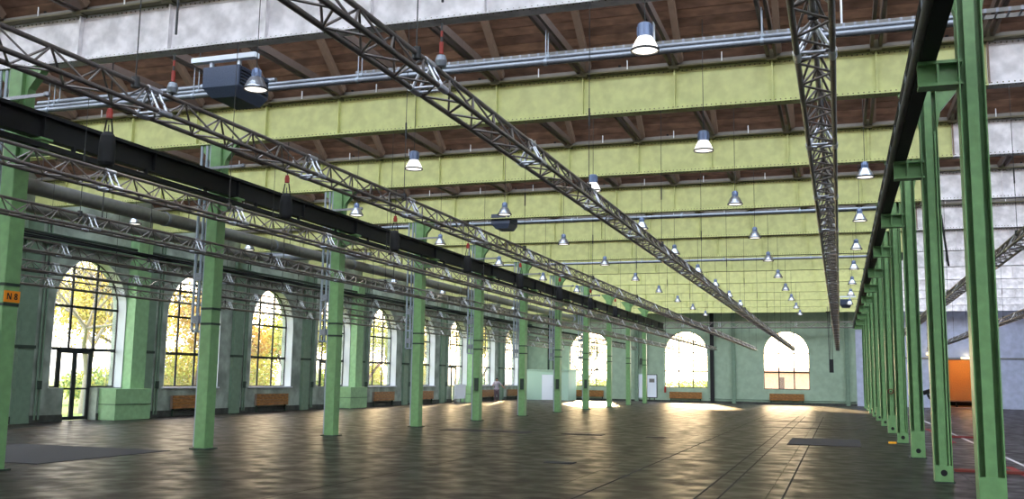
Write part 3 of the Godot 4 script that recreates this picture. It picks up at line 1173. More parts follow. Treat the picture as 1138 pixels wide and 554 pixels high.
# ---------------------------------------------------------------- lamps
func make_lamp(glowing: bool) -> Node3D:
	var t := Node3D.new()
	var sh := M.new()
	sh.lathe([Vector2(0.06, 0.20), Vector2(0.10, 0.18), Vector2(0.14, 0.11), Vector2(0.175, 0.03), Vector2(0.18, 0.0)], Vector3.ZERO, 18)
	part("reflector", sh, MT.lens if glowing else MT.lamp_shade, t)
	var rim := M.new()
	rim.lathe([Vector2(0.176, 0.012), Vector2(0.192, 0.012), Vector2(0.192, -0.014), Vector2(0.176, -0.014), Vector2(0.176, 0.012)], Vector3.ZERO, 18)
	part("rim", rim, MT.rim, t)
	var ln := M.new()
	ln.lathe([Vector2(0.0, -0.015), Vector2(0.09, -0.008), Vector2(0.17, 0.004)], Vector3.ZERO, 16)
	part("lens", ln, MT.lens, t)
	var hd := M.new()
	if glowing:
		hd.lathe([Vector2(0.085, 0.18), Vector2(0.105, 0.19), Vector2(0.10, 0.36), Vector2(0.075, 0.38), Vector2(0.0, 0.38)], Vector3.ZERO, 14)
	else:
		hd.lathe([Vector2(0.06, 0.18), Vector2(0.065, 0.26), Vector2(0.05, 0.33), Vector2(0.0, 0.34)], Vector3.ZERO, 12)
	var hp := part("housing", hd, MT.lamp_body, t)
	var fn := M.new()
	for i in 8:
		var a := TAU * i / 8
		fn.box(Vector3(cos(a) * 0.1, 0.28, sin(a) * 0.1) * (1.0 if glowing else 0.0) + (Vector3.ZERO if glowing else Vector3(cos(a) * 0.065, 0.25, sin(a) * 0.065)), Vector3(0.02, 0.12, 0.008), Basis(Vector3.UP, -a))
	part("fins", fn, MT.lamp_body, hp)
	var l := SpotLight3D.new()
	l.name = "light"
	l.light_color = Color(1.0, 0.98, 0.94)
	l.light_energy = 1.6
	l.light_size = 0.15
	l.spot_angle = 70.0
	l.spot_range = 60.0
	l.spot_attenuation = 2.0
	l.shadow_enabled = true
	t.add_child(l)
	l.position = Vector3(0, -0.06, 0)
	l.rotation.x = -PI / 2
	return t

func build_lamps():
	var a := make_lamp(true)
	var b := make_lamp(false)
	var rows := [
		[-2.35, 0.75, range(1, 11), "over the middle of the hall"],
		[-8.45, 0.7, range(1, 11), "nearer the left columns"],
		[-5.35, -2.56, range(2, 9), "between two hung trusses"],
		[0.63, -2.56, range(2, 9), "beside the right crane beam"],
		[-12.45, 1.6, range(3, 8), "next to the left crane beam"],
		[-19.7, 1.8, range(3, 10), "in the left aisle"]]
	for r in rows:
		for k in r[2]:
			var gl: bool = (k <= 2) and r[0] < 0.0 and not (r[0] == -8.45 and k == 1)
			var src := a if gl else b
			var c: Node3D = src.duplicate()
			c.name = numbered("pendant_lamp")
			add_child(c)
			c.position = Vector3(r[0], 6.08, zk(k) + r[1])
			var rd := M.new()
			var up: float = HT + 0.13 + (r[1] * RISE / RUN if r[1] > 0.0 else RISE) - 6.08
			rd.tube(Vector3(0, 0.33, 0), Vector3(0, up, 0), 0.007, 0.007, 5)
			part("rod", rd, MT.wire, c)
			var what := "pendant lamp with glowing bowl" if gl else "silver bell pendant lamp"
			c.set_meta("label", "%s %s, %s" % [what, r[3], "by the white girder" if k == 1 else ORD[k - 1] + " bay"])
			c.set_meta("category", "lamp")
			c.set_meta("group", "pendant lamps under the roof girders")
	a.free()
	b.free()

# ---------------------------------------------------------------- pipes, trays, ducts, heaters
func build_services():
	# silver pipes and a cable tray across the first bay in view
	var i := 0
	for e in [[7.42, -16.1, 0.055], [7.56, -16.25, 0.045], [7.70, -16.4, 0.055]]:
		var x1: float = 2.2 if i < 2 else -10.8
		pipe_run([[e[0], e[1], e[2]]], -17.0, x1, ["lowest", "middle", "topmost short"][i] + " silver pipe crossing the hall behind the white girder")
		i += 1
	var tr := thing("cable_tray", "galvanised ladder tray crossing the hall behind the white girder", "cable tray", Vector3(0, 7.66, -16.6))
	for dz in [-0.15, 0.15]:
		var m := M.new()
		m.rb(-9.0, 9.0, 0, 0.07, dz - 0.008, dz + 0.008)
		part("side_rail", m, MT.plate_grey, tr)
	var rm := M.new()
	rm.rb(-0.015, 0.015, 0.0, 0.02, -0.15, 0.15)
	rm.rb(-0.02, 0.02, 0.0, 0.07, 0.158, 0.166)
	var rmesh := rm.mesh()
	for j in 100:
		part("rung", rmesh, MT.galv, tr, Vector3(-8.95 + 0.18 * j, 0, 0))
	for x in [0.2, 6.5, -3.0]:
		var w := M.new()
		w.tube(Vector3(x, 0, 0.1), Vector3(x, 0.5, 0.1), 0.02, 0.02, 6)
		part("hanger", w, MT.white, tr)
	# pipe pair and tray under the fourth girder, further pipes beyond
	for q in [[-32.0, 7.22, "fourth"], [-44.5, 7.25, "sixth"]]:
		pipe_run([[q[1], q[0], 0.06], [q[1] + 0.02, q[0] - 0.25, 0.04]], -17.0, 1.4, "pair of grey pipes crossing under the %s roof girder" % q[2])
	# large round ducts in the left aisle
	for q in [[-19.12, 6.3, 0.2, "wide grey air duct running along the left aisle ceiling"], [-22.3, 6.45, 0.16, "slimmer grey air duct near the left wall"]]:
		var d := thing("air_duct", q[3], "duct", Vector3(q[0], q[1], 0))
		var m := M.new()
		m.tube(Vector3(0, 0, 4.0), Vector3(0, 0, -70.0), q[2], q[2], 18)
		part("pipe", m, MT.duct, d)
		var cm := M.new()
		cm.tube(Vector3(0, 0, -0.05), Vector3(0, 0, 0.05), q[2] + 0.02, q[2] + 0.02, 18)
		var cmesh := cm.mesh()
		var sm := M.new()
		sm.tube(Vector3(0, q[2], 0), Vector3(0, HB - q[1], 0), 0.012, 0.012, 5)
		var smesh := sm.mesh()
		for k in range(1, 12):
			part("collar", cmesh, MT.galv, d, Vector3(0, 0, zk(k) + 1.2))
			part("hanger", smesh, MT.wire, d, Vector3(0, 0, zk(k) + 0.1))
	# cross duct in the left aisle
	var cd := M.new()
	cd.tube(Vector3(-24.8, 6.82, -35.6), Vector3(-18.6, 6.72, -35.9), 0.17, 0.17, 16)
	tag(part("air_duct", cd, MT.galv, self), "pale cross duct joining the two long ducts in the left aisle", "duct")
	# unit heaters under the roof
	unit_heater(Vector3(-10.95, 6.9, -15.2), 0.95, "dark blue box heater hung on white brackets behind the white girder")
	unit_heater(Vector3(-10.9, 6.8, -30.9), 0.8, "dark blue box heater behind a silver bell lamp")
	unit_heater(Vector3(2.4, 6.9, -43.0), 0.8, "dark box heater beside the right crane beam")
	unit_heater(Vector3(0.45, 6.3, -62.0), 0.8, "small dark box heater far along the right crane beam")

func pipe_run(runs: Array, x0: float, x1: float, label: String):
	var t := thing("silver_pipe", label, "pipe")
	for e in runs:
		var m := M.new()
		m.tube(Vector3(x0, e[0], e[1]), Vector3(x1, e[0], e[1]), e[2], e[2], 10)
		part("pipe", m, MT.galv, t)
		for j in range(-2, 8, 2):
			var x := -12.58 + 1.915 * j
			if x > x0 and x < x1:
				var h := M.new()
				h.tube(Vector3(x, e[0], e[1]), Vector3(x, HT + 0.03, e[1]), 0.012, 0.012, 5)
				h.tube(Vector3(x - 0.03, e[0], e[1]), Vector3(x + 0.03, e[0], e[1]), e[2] + 0.012, e[2] + 0.012, 10)
				part("hanger", h, MT.conduit, t)

func unit_heater(at: Vector3, s: float, label: String):
	var t := thing("unit_heater", label, "heater", at)
	var b := M.new()
	b.rb(-0.42 * s, 0.42 * s, 0.2 * s, 0.62 * s, -0.6 * s, 0.45 * s)
	part("casing", b, MT.heater, t)
	var h := M.new()
	# tapered lower hood
	var p := [Vector3(-0.42, 0.2, 0.45), Vector3(0.42, 0.2, 0.45), Vector3(0.42, 0.2, -0.6), Vector3(-0.42, 0.2, -0.6)]
	var q := [Vector3(-0.25, 0.0, 0.36), Vector3(0.3, 0.0, 0.36), Vector3(0.3, 0.0, -0.5), Vector3(-0.25, 0.0, -0.5)]
	for i in 4:
		var j := (i + 1) % 4
		h.quad(p[i] * s, p[j] * s, q[j] * s, q[i] * s, p[i] + p[j] - Vector3(0, 0.8, 0))
	h.quad(q[0] * s, q[1] * s, q[2] * s, q[3] * s, Vector3.DOWN)
	part("hood", h, MT.heater, t)
	var gr := M.new()
	gr.rb(0.42 * s, 0.435 * s, 0.24 * s, 0.58 * s, -0.55 * s, 0.4 * s)
	part("side_panel", gr, MT.heater_dark, t)
	for i in 5:
		var lv := M.new()
		lv.rb(0.43 * s, 0.46 * s, (0.27 + 0.065 * i) * s, (0.29 + 0.065 * i) * s, -0.55 * s, 0.4 * s)
		part("louvre", lv, MT.heater, t)
	for x in [-0.3, 0.35]:
		var l := M.new()
		l.rb((x - 0.03) * s, (x + 0.03) * s, 0.6 * s, 0.78 * s, 0.3 * s, 0.38 * s)
		part("bracket_leg", l, MT.white, t)
	var tb := M.new()
	tb.rb(-0.75 * s, 0.75 * s, 0.76 * s, 0.86 * s, 0.26 * s, 0.42 * s)
	part("bracket_beam", tb, MT.white, t)
	for x in [-0.6, 0.3]:
		var w := M.new()
		w.tube(Vector3(x * s, 0.86 * s, 0.34 * s), Vector3(x * s, HT + 0.12 - at.y, 0.34 * s), 0.012, 0.012, 5)
		part("rod", w, MT.wire, t)

# ---------------------------------------------------------------- small things
func flat(called: String, label: String, cat: String, x0: float, x1: float, z0: float, z1: float, m: Material, h := 0.008):
	var b := M.new()
	b.rb(x0, x1, 0.0, h, z0, z1)
	tag(part(called, b, m, self), label, cat)

func build_small_things():
	# N8 sign on the first column
	var s := thing("column_sign", "small orange sign reading N 8 on the green column", "sign", Vector3(XL + 0.152, 2.99, zk(1) - 0.0))
	s.rotation.y = PI / 2
	var pl := M.new()
	pl.rb(-0.17, 0.17, -0.1, 0.1, 0, 0.012)
	part("plate", pl, MT.sign, s)
	var tm := TextMesh.new()
	var fo := SystemFont.new()
	fo.font_names = PackedStringArray(["Droid Sans"])
	fo.font_weight = 700
	tm.font = fo
	tm.text = "N 8"
	tm.font_size = 48
	tm.pixel_size = 0.0032
	tm.depth = 0.006
	var te := MeshInstance3D.new()
	te.mesh = tm
	te.name = "lettering"
	te.material_override = MT.ink
	s.add_child(te, true)
	te.position = Vector3(0, 0, 0.014)
	# dark covers on the floor
	flat("floor_mat", "large dark rectangular mat on the floor beside the N8 column", "mat", -18.2, -14.1, -18.0, -14.25, MT.mat_dark)
	flat("floor_hatch", "dark rectangular floor hatch near the green columns", "hatch", -1.45, 0.5, -31.4, -28.0, MT.mat_dark, 0.012)
	flat("floor_plate", "long dark floor plate between left columns and hall middle", "floor plate", -12.4, -9.4, -30.0, -29.2, MT.mat_dark, 0.01)
	flat("floor_plate", "short dark floor plate in the hall middle, nearest the long one", "floor plate", -8.3, -7.0, -29.7, -29.2, MT.mat_dark, 0.01)
	flat("floor_plate", "small dark floor plate in line with the long one, by the far window glare", "floor plate", -5.6, -5.05, -29.4, -29.0, MT.mat_dark, 0.01)
	flat("floor_plate", "small dark floor plate alone in the open floor", "floor plate", -5.8, -5.2, -19.5, -19.1, MT.mat_dark, 0.01)
	flat("floor_strip", "thin dark strip across the floor beyond the hatch", "floor strip", -3.5, 1.0, -44.6, -44.3, MT.joint, 0.006)
	flat("floor_strip", "thin dark strip across the floor just beyond the hatch", "floor strip", -2.8, 0.8, -38.5, -38.2, MT.joint, 0.006)
	# markings in the right aisle
	flat("floor_line", "long white line on the floor of the right aisle", "floor marking", 3.66, 3.74, -60.0, -18.0, MT.white_tape, 0.004)
	flat("floor_line", "red line on the floor beside the white one, farther piece", "floor marking", 3.05, 3.22, -41.0, -31.5, MT.red_tape, 0.004)
	flat("floor_line", "red line on the floor beside the white one, nearer piece", "floor marking", 3.25, 3.4, -23.0, -15.0, MT.red_tape, 0.004)
	flat("timber_sleeper", "reddish timber laid across the floor of the right aisle", "timber", 2.1, 5.0, -21.4, -21.15, mat(Color(0.44, 0.18, 0.13), 0.7), 0.05)
	flat("timber_sleeper", "reddish timber block lying beside the red floor line", "timber", 3.3, 4.3, -34.9, -34.6, mat(Color(0.44, 0.15, 0.13), 0.7), 0.06)
	var y := M.new()
	y.cbox(Vector3(1.38, 0.025, -30.2), Vector3(0.22, 0.05, 0.08), 0.01)
	tag(part("yellow_block", y, MT.yellow, self), "small yellow block on the floor beside a right row column", "block")
	# booth in the far corner
	var b := thing("booth", "mint green flat-roofed booth with a white door in the far corner", "booth", Vector3(-23.0, 0, -77.2))
	var bm := M.new()
	bm.rb(-1.95, 2.0, 0, 2.38, -1.3, 1.2)
	part("cabin", bm, MT.mint, b)
	var rf := M.new()
	rf.rb(-2.0, 2.05, 2.38, 2.46, -1.35, 1.25)
	part("roof", rf, MT.mint, b)
	var dr := M.new()
	dr.rb(-0.25, 0.7, 0.02, 2.05, 1.2, 1.24)
	var dd := part("door", dr, MT.white, b)
	var hd := M.new()
	hd.tube(Vector3(0.6, 1.05, 1.24), Vector3(0.6, 1.05, 1.3), 0.025, 0.025, 8)
	part("handle", hd, MT.steel, dd)
	var wp := thing("wall_pipes", "two dark vertical pipes on the far wall above the mint booth", "pipes", Vector3(-23.3, 2.48, ZF + 0.08))
	for x in [-0.22, 0.22]:
		var pp := M.new()
		pp.tube(Vector3(x, 0, 0), Vector3(x, 4.6, 0), 0.08, 0.08, 8)
		part("pipe", pp, MT.band, wp)
	# boards and panels by the walls
	var bd := thing("display_board", "white display board standing on legs by the third glazed doors", "board", Vector3(-24.3, 0, -60.6))
	var pm := M.new()
	pm.box(Vector3(0, 0.78, 0), Vector3(0.05, 0.95, 1.9))
	part("panel", pm, MT.white, bd)
	for dz in [-0.85, 0.85]:
		var lm := M.new()
		lm.rb(-0.03, 0.03, 0.0, 0.5, dz - 0.03, dz + 0.03)
		lm.rb(-0.25, 0.25, 0.0, 0.03, dz - 0.03, dz + 0.03)
		part("leg", lm, MT.steel, bd)
	for e in [[-15.55, 0.3, 2.2, 0.55, "narrow pale blue"], [-14.65, 0.35, 2.15, 0.75, "framed white printed"]]:
		var nb := thing("notice_board", e[4] + " notice board leaning on the far end wall", "board", Vector3(e[0], 0, ZF + 0.06))
		var fm := M.new()
		fm.rb(-e[3] * 0.5 - 0.06, e[3] * 0.5 + 0.06, e[1] - 0.06, e[2] + 0.06, -0.05, 0.0)
		part("frame", fm, MT.frame if e[3] > 0.6 else MT.mint, nb)
		var sm := M.new()
		sm.rb(-e[3] * 0.5, e[3] * 0.5, e[1], e[2], 0.0, 0.02)
		part("sheet", sm, MT.white, nb)
		for q in [-0.2, 0.2]:
			var lg := M.new()
			lg.rb(q - 0.03, q + 0.03, 0, e[1], -0.04, 0.0)
			part("leg", lg, MT.frame, nb)
		if e[3] > 0.6:
			var pr := M.new()
			pr.rb(-0.22, 0.22, 1.55, 1.85, 0.02, 0.025)
			part("print", pr, MT.plate_grey, nb)
	var fe := thing("fire_extinguisher", "red fire extinguisher on the far wall beside the middle window", "extinguisher", Vector3(-13.55, 0.75, ZF + 0.12))
	var em := M.new()
	em.lathe([Vector2(0.0, 0.0), Vector2(0.08, 0.0), Vector2(0.085, 0.4), Vector2(0.05, 0.48), Vector2(0.02, 0.52), Vector2(0.0, 0.52)], Vector3.ZERO, 12)
	part("cylinder", em, MT.red, fe)
	var eh := M.new()
	eh.rb(-0.03, 0.03, 0.52, 0.58, -0.03, 0.1)
	part("handle", eh, MT.black, fe)
	var eb := M.new()
	eb.rb(-0.03, 0.03, 0.2, 0.3, -0.12, -0.07)
	part("bracket", eb, MT.band, fe)
	# hanging control box near the far end
	var cp := thing("control_pendant", "dark control box hanging on cables before the far end wall", "control box", Vector3(-0.6, 2.5, ZF + 1.75))
	var cm := M.new()
	cm.cbox(Vector3(0, 0.5, 0), Vector3(0.32, 1.0, 0.25), 0.04)
	part("box", cm, MT.heater_dark, cp)
	for x in [-0.14, -0.05, 0.1]:
		var wm := M.new()
		wm.tube(Vector3(x, 1.0, 0), Vector3(x * 1.3, 7.5 - 2.5, 0), 0.025, 0.025, 6)
		part("cable", wm, MT.wire, cp)
	var cb2 := M.new()
	cb2.rb(-0.3, 0.3, HB - 2.54, HB - 2.5, -0.6, 0.3)
	part("bracket", cb2, MT.black, cp)
	# wall valve bundle on the far wall
	var vb := thing("valve_unit", "dark valve unit with pipes high on the far wall above the notice boards", "valve", Vector3(-15.3, 3.0, ZF + 0.17))
	var vm := M.new()
	vm.cbox(Vector3(0, 0.25, 0), Vector3(0.6, 0.5, 0.3), 0.06)
	part("body", vm, MT.base, vb)
	for x in [-0.2, 0.2]:
		var wm := M.new()
		wm.tube(Vector3(x, 0.5, 0), Vector3(x, 3.6, 0), 0.05, 0.05, 8)
		part("pipe", wm, MT.pilaster, vb)
	# black bracket and valve handle on right columns
	var bk := thing("cable_hook", "black coiled cable hook on a right row column, before the white end wall", "hook", Vector3(XR + 0.16, 1.5, zk(3) - 0.0))
	var km := M.new()
	km.bar(Vector3(0, 0, 0), Vector3(0.28, 0.1, 0), 0.06, 0.1)
	part("arm", km, MT.rubber, bk)
	var ko := M.new()
	for i in 10:
		var a := TAU * i / 10
		var a2 := TAU * (i + 1) / 10
		ko.tube(Vector3(0.2 + 0.1 * cos(a), -0.02 + 0.12 * sin(a), 0.05), Vector3(0.2 + 0.1 * cos(a2), -0.02 + 0.12 * sin(a2), 0.05), 0.03, 0.03, 6)
	part("coil", ko, MT.rubber, bk)
	var vh := thing("shutoff_valve", "small rust red valve wheel on a right row column", "valve", Vector3(XR - 0.02, 1.45, zk(5) + 0.17))
	var hm := M.new()
	hm.tube(Vector3(0, 0, -0.06), Vector3(0, 0, 0.05), 0.02, 0.02, 8)
	part("spindle", hm, MT.black, vh)
	var wh := M.new()
	for i in 10:
		var a := TAU * i / 10
		var a2 := TAU * (i + 1) / 10
		wh.tube(Vector3(0.08 * cos(a), 0.08 * sin(a), 0.05), Vector3(0.08 * cos(a2), 0.08 * sin(a2), 0.05), 0.018, 0.018, 6)
	part("wheel", wh, mat(Color(0.4, 0.12, 0.08), 0.6), vh)
	# slanting rod in the right aisle
	var rod := M.new()
	rod.tube(Vector3(2.92, 6.6, -30.0), Vector3(3.06, 5.1, -30.0), 0.03, 0.03, 8)
	rod.tube(Vector3(2.9, HB, -30.4), Vector3(2.92, 6.6, -30.0), 0.008, 0.008, 6)
	tag(part("hanging_rod", rod, MT.black, self), "dark slanting rod hanging behind the green columns", "rod")
	# lit lamps in the right aisle
	for e in [[6.57, 4.0], [8.95, 3.72]]:
		var wl := thing("wall_lamp", "warm white strip lamp on the white end wall %s" % ("beside" if e[0] < 8 else "above") + " the orange room", "lamp", Vector3(e[0], e[1], ZF + 0.1))
		var m := M.new()
		m.rb(-0.4, 0.4, -0.07, 0.07, -0.1, -0.02)
		part("housing", m, MT.white, wl)
		var m2 := M.new()
		m2.rb(-0.37, 0.37, -0.09, 0.06, -0.02, 0.05)
		part("diffuser", m2, glow(Color(1.0, 0.9, 0.62), 1.0), wl)
		var l := OmniLight3D.new()
		l.name = "light"
		wl.add_child(l)
		l.position = Vector3(0, 0, 0.15)
		l.light_color = Color(1.0, 0.9, 0.62)
		l.light_energy = 0.15
		l.omni_range = 60
		l.omni_attenuation = 2.0
		l.shadow_enabled = true

# ---------------------------------------------------------------- outside
var leaf_mesh: ArrayMesh
func leaf() -> ArrayMesh:
	if leaf_mesh == null:
		var m := M.new()
		m.tri(Vector3(0, 0, 0), Vector3(0.5, 0.12, 0.45), Vector3(0, 0.0, 1), Vector3.UP)
		m.tri(Vector3(0, 0, 0), Vector3(-0.5, 0.12, 0.45), Vector3(0, 0.0, 1), Vector3.UP)
		leaf_mesh = m.mesh()
	return leaf_mesh

func leaves(parent: Node3D, pts: Array, size: float, cols: Array, rng: RandomNumberGenerator, called := "foliage"):
	var mm := MultiMesh.new()
	mm.transform_format = MultiMesh.TRANSFORM_3D
	mm.use_colors = true
	mm.mesh = leaf()
	mm.instance_count = pts.size()
	for i in pts.size():
		var b := Basis.from_euler(Vector3(rng.randf_range(-PI, PI), rng.randf_range(-PI, PI), rng.randf_range(-PI, PI))).scaled(Vector3.ONE * size * rng.randf_range(0.6, 1.3))
		mm.set_instance_transform(i, Transform3D(b, pts[i]))
		mm.set_instance_color(i, cols[rng.randi() % cols.size()])
	var o := MultiMeshInstance3D.new()
	o.multimesh = mm
	o.name = called
	o.material_override = MT.leaf
	o.set_meta("kind", "stuff")
	parent.add_child(o, true)

func grow(m: M, tips: Array, p: Vector3, d: Vector3, l: float, r: float, lvl: int, rng: RandomNumberGenerator, droop: float):
	var q := p + d * l
	m.tube(p, q, r, r * 0.72, 7 if lvl > 2 else 5, false)
	if lvl <= 2:
		tips.append(p.lerp(q, 0.5))
		tips.append(q)
	if lvl == 0:
		return
	var n := 2 if lvl > 3 else 3
	for i in n:
		var e := Vector3(rng.randf_range(-1, 1), rng.randf_range(-0.3, 0.7) - droop, rng.randf_range(-1, 1)).normalized()
		grow(m, tips, q, (d * 0.85 + e * 0.7).normalized(), l * rng.randf_range(0.72, 0.95), r * 0.7, lvl - 1, rng, droop)

func tree(at: Vector3, h: float, label: String, cols: Array, nleaf: int, lsize: float, spread: float, bark: Material, sd: int, lvls := 5):
	var rng := RandomNumberGenerator.new()
	rng.seed = sd
	var t := thing("tree", label, "tree", at, "trees outside the windows")
	var m := M.new()
	var tips := []
	grow(m, tips, Vector3(0, -0.1, 0), Vector3(rng.randf_range(-0.08, 0.08), 1, rng.randf_range(-0.08, 0.08)).normalized(), h * 0.17, h * 0.02, lvls, rng, 0.0)
	part("trunk", m, bark, t)
	var pts := []
	for i in nleaf:
		var b: Vector3 = tips[rng.randi() % tips.size()]
		pts.append(b + Vector3(rng.randfn(0, 1), rng.randfn(0, 0.8), rng.randfn(0, 1)) * spread)
	leaves(t, pts, lsize, cols, rng)

func shrub(at: Vector3, s: Vector3, label: String, cols: Array, n: int, sd: int):
	var rng := RandomNumberGenerator.new()
	rng.seed = sd
	var t := thing("shrub", label, "shrub", at, "shrubs outside the windows")
	var m := M.new()
	for i in 9:
		var a := rng.randf_range(0, TAU)
		m.tube(Vector3(cos(a) * s.x * 0.1, 0, sin(a) * s.z * 0.1), Vector3(cos(a) * s.x * 0.4, s.y * 0.8, sin(a) * s.z * 0.4), 0.03, 0.012, 5, false)
	part("stems", m, MT.bark, t)
	var pts := []
	for i in n:
		var d := Vector3(rng.randfn(0, 1), rng.randfn(0, 1), rng.randfn(0, 1)).normalized() * pow(rng.randf(), 0.4)
		pts.append(Vector3(d.x * s.x * 0.5, s.y * 0.5 + d.y * s.y * 0.5, d.z * s.z * 0.5))
	leaves(t, pts, 0.16, cols, rng)

func build_outside():
	var lm := StandardMaterial3D.new()
	lm.vertex_color_use_as_albedo = true
	lm.roughness = 0.7
	lm.backlight_enabled = true
	lm.backlight = Color(0.5, 0.45, 0.12)
	lm.cull_mode = BaseMaterial3D.CULL_DISABLED
	MT.leaf = lm
	var g := struct_node("ground", "yellow-green lawn outside the hall windows", "ground")
	var gm := M.new()
	gm.rb(-140, XW - 0.62, -0.5, -0.06, -220, 60)
	gm.rb(XW - 0.6, 60, -0.5, -0.06, -220, ZF - 0.62)
	part("lawn", gm, MT.grass, g)
	var gold := [Color(0.62, 0.46, 0.08), Color(0.70, 0.56, 0.12), Color(0.52, 0.40, 0.07), Color(0.45, 0.44, 0.10)]
	var rust := [Color(0.55, 0.30, 0.06), Color(0.62, 0.42, 0.08), Color(0.45, 0.36, 0.08), Color(0.66, 0.52, 0.12)]
	var lime := [Color(0.50, 0.54, 0.08), Color(0.60, 0.60, 0.12), Color(0.40, 0.46, 0.08), Color(0.66, 0.58, 0.12)]
	var green := [Color(0.16, 0.26, 0.06), Color(0.22, 0.33, 0.08), Color(0.30, 0.38, 0.09)]
	tree(Vector3(-31.0, 0, -33.6), 10, "pale birch with sparse golden leaves outside the first glazed doors", gold, 2200, 0.1, 0.5, MT.bark_pale, 21)
	tree(Vector3(-38.5, 0, -38.0), 11, "brown tree with sparse golden leaves behind the birch", gold, 5000, 0.13, 0.6, MT.bark, 22)
	tree(Vector3(-34.0, 0, -45.0), 9, "dense rust-gold tree outside the second arch of the left wall", rust, 9000, 0.17, 0.6, MT.bark, 23)
	tree(Vector3(-44.5, 0, -52.0), 12, "dense golden tree outside behind the rust-gold one", gold, 9000, 0.2, 0.9, MT.bark, 24)
	tree(Vector3(-35.5, 0, -57.0), 9, "lime yellow tree outside the third arch of the left wall", lime, 9000, 0.17, 0.65, MT.bark, 25)
	tree(Vector3(-36.0, 0, -69.5), 9, "broad lime yellow tree outside the fourth arch of the left wall", lime, 7000, 0.18, 0.7, MT.bark, 26)
	tree(Vector3(-36.0, 0, -82.0), 9, "thin golden tree outside the fifth arch of the left wall", gold, 3000, 0.16, 0.7, MT.bark, 27)
	tree(Vector3(-37.0, 0, -99.0), 11, "large golden tree outside the far corner of the hall", gold, 7000, 0.2, 0.8, MT.bark, 28)
	tree(Vector3(-25.0, 0, -97.0), 8, "lime tree seen through the far window beside the booth", lime, 700, 0.14, 0.7, MT.bark, 29)
	var sh := [
		[-39.5, -44.5, 7.0, 2.0, green + lime, "green hedge shrub on the lawn outside the first glazed doors"],
		[-40.5, -52.5, 6.0, 3.6, gold + lime, "tall golden bush outside the second arch of the left wall"],
		[-42.5, -63.0, 7.0, 3.8, lime + gold, "tall lime yellow bush outside the third arch of the left wall"],
		[-41.0, -70.5, 6.0, 2.4, green + lime, "green hedge shrub outside between third and fourth arch"],
		[-40.0, -77.0, 6.0, 3.4, lime, "tall lime bush outside the fourth arch of the left wall"],
		[-39.0, -86.0, 7.0, 3.2, lime + gold, "lime and gold bush outside the sixth arch of the left wall"],
		[-36.0, -93.0, 6.0, 2.2, green, "dark green hedge shrub outside the far corner"],
		[-26.0, -104.0, 9.0, 1.9, green + lime, "green hedge outside the far window beside the booth"],
		[-14.5, -104.0, 9.0, 1.9, green + lime, "green hedge outside the middle far window"]]
	for e in sh:
		shrub(Vector3(e[0], -0.06, e[1]), Vector3(2.4, e[3], e[2]) if e[1] > -95 else Vector3(e[2], e[3], 2.2), e[5], e[4], 6000 if e[3] > 3.0 else 3500, int(100 - e[1]))
	# pale brick house beyond the far wall
	var h := thing("brick_house", "pale red brick low house seen through the far window by the columns", "house", Vector3(-3.5, -0.06, -104))
	var wm := M.new()
	wm.rb(-5.5, 5.5, 0, 2.9, -5, 0)
	part("wall", wm, MT.brick, h)
	var rm := M.new()
	rm.prism([Vector2(-5.3, 2.9), Vector2(0.3, 2.9), Vector2(-2.5, 3.3)], Vector3(-5.7, 0, 0), Vector3.BACK, Vector3.UP, Vector3.RIGHT * 11.4)
	part("roof", rm, mat(Color(0.6, 0.35, 0.28), 0.8), h)
	var dm := M.new()
	dm.rb(-2.55, -2.0, 0.0, 2.3, 0.0, 0.06)
	part("door", dm, mat(Color(0.35, 0.22, 0.18), 0.7), h)

# ---------------------------------------------------------------- person
func sd_cap(p: Vector3, a: Vector3, b: Vector3, ra: float, rb: float) -> float:
	var ab := b - a
	var t := clampf((p - a).dot(ab) / ab.length_squared(), 0.0, 1.0)
	return (p - a - ab * t).length() - lerpf(ra, rb, t)

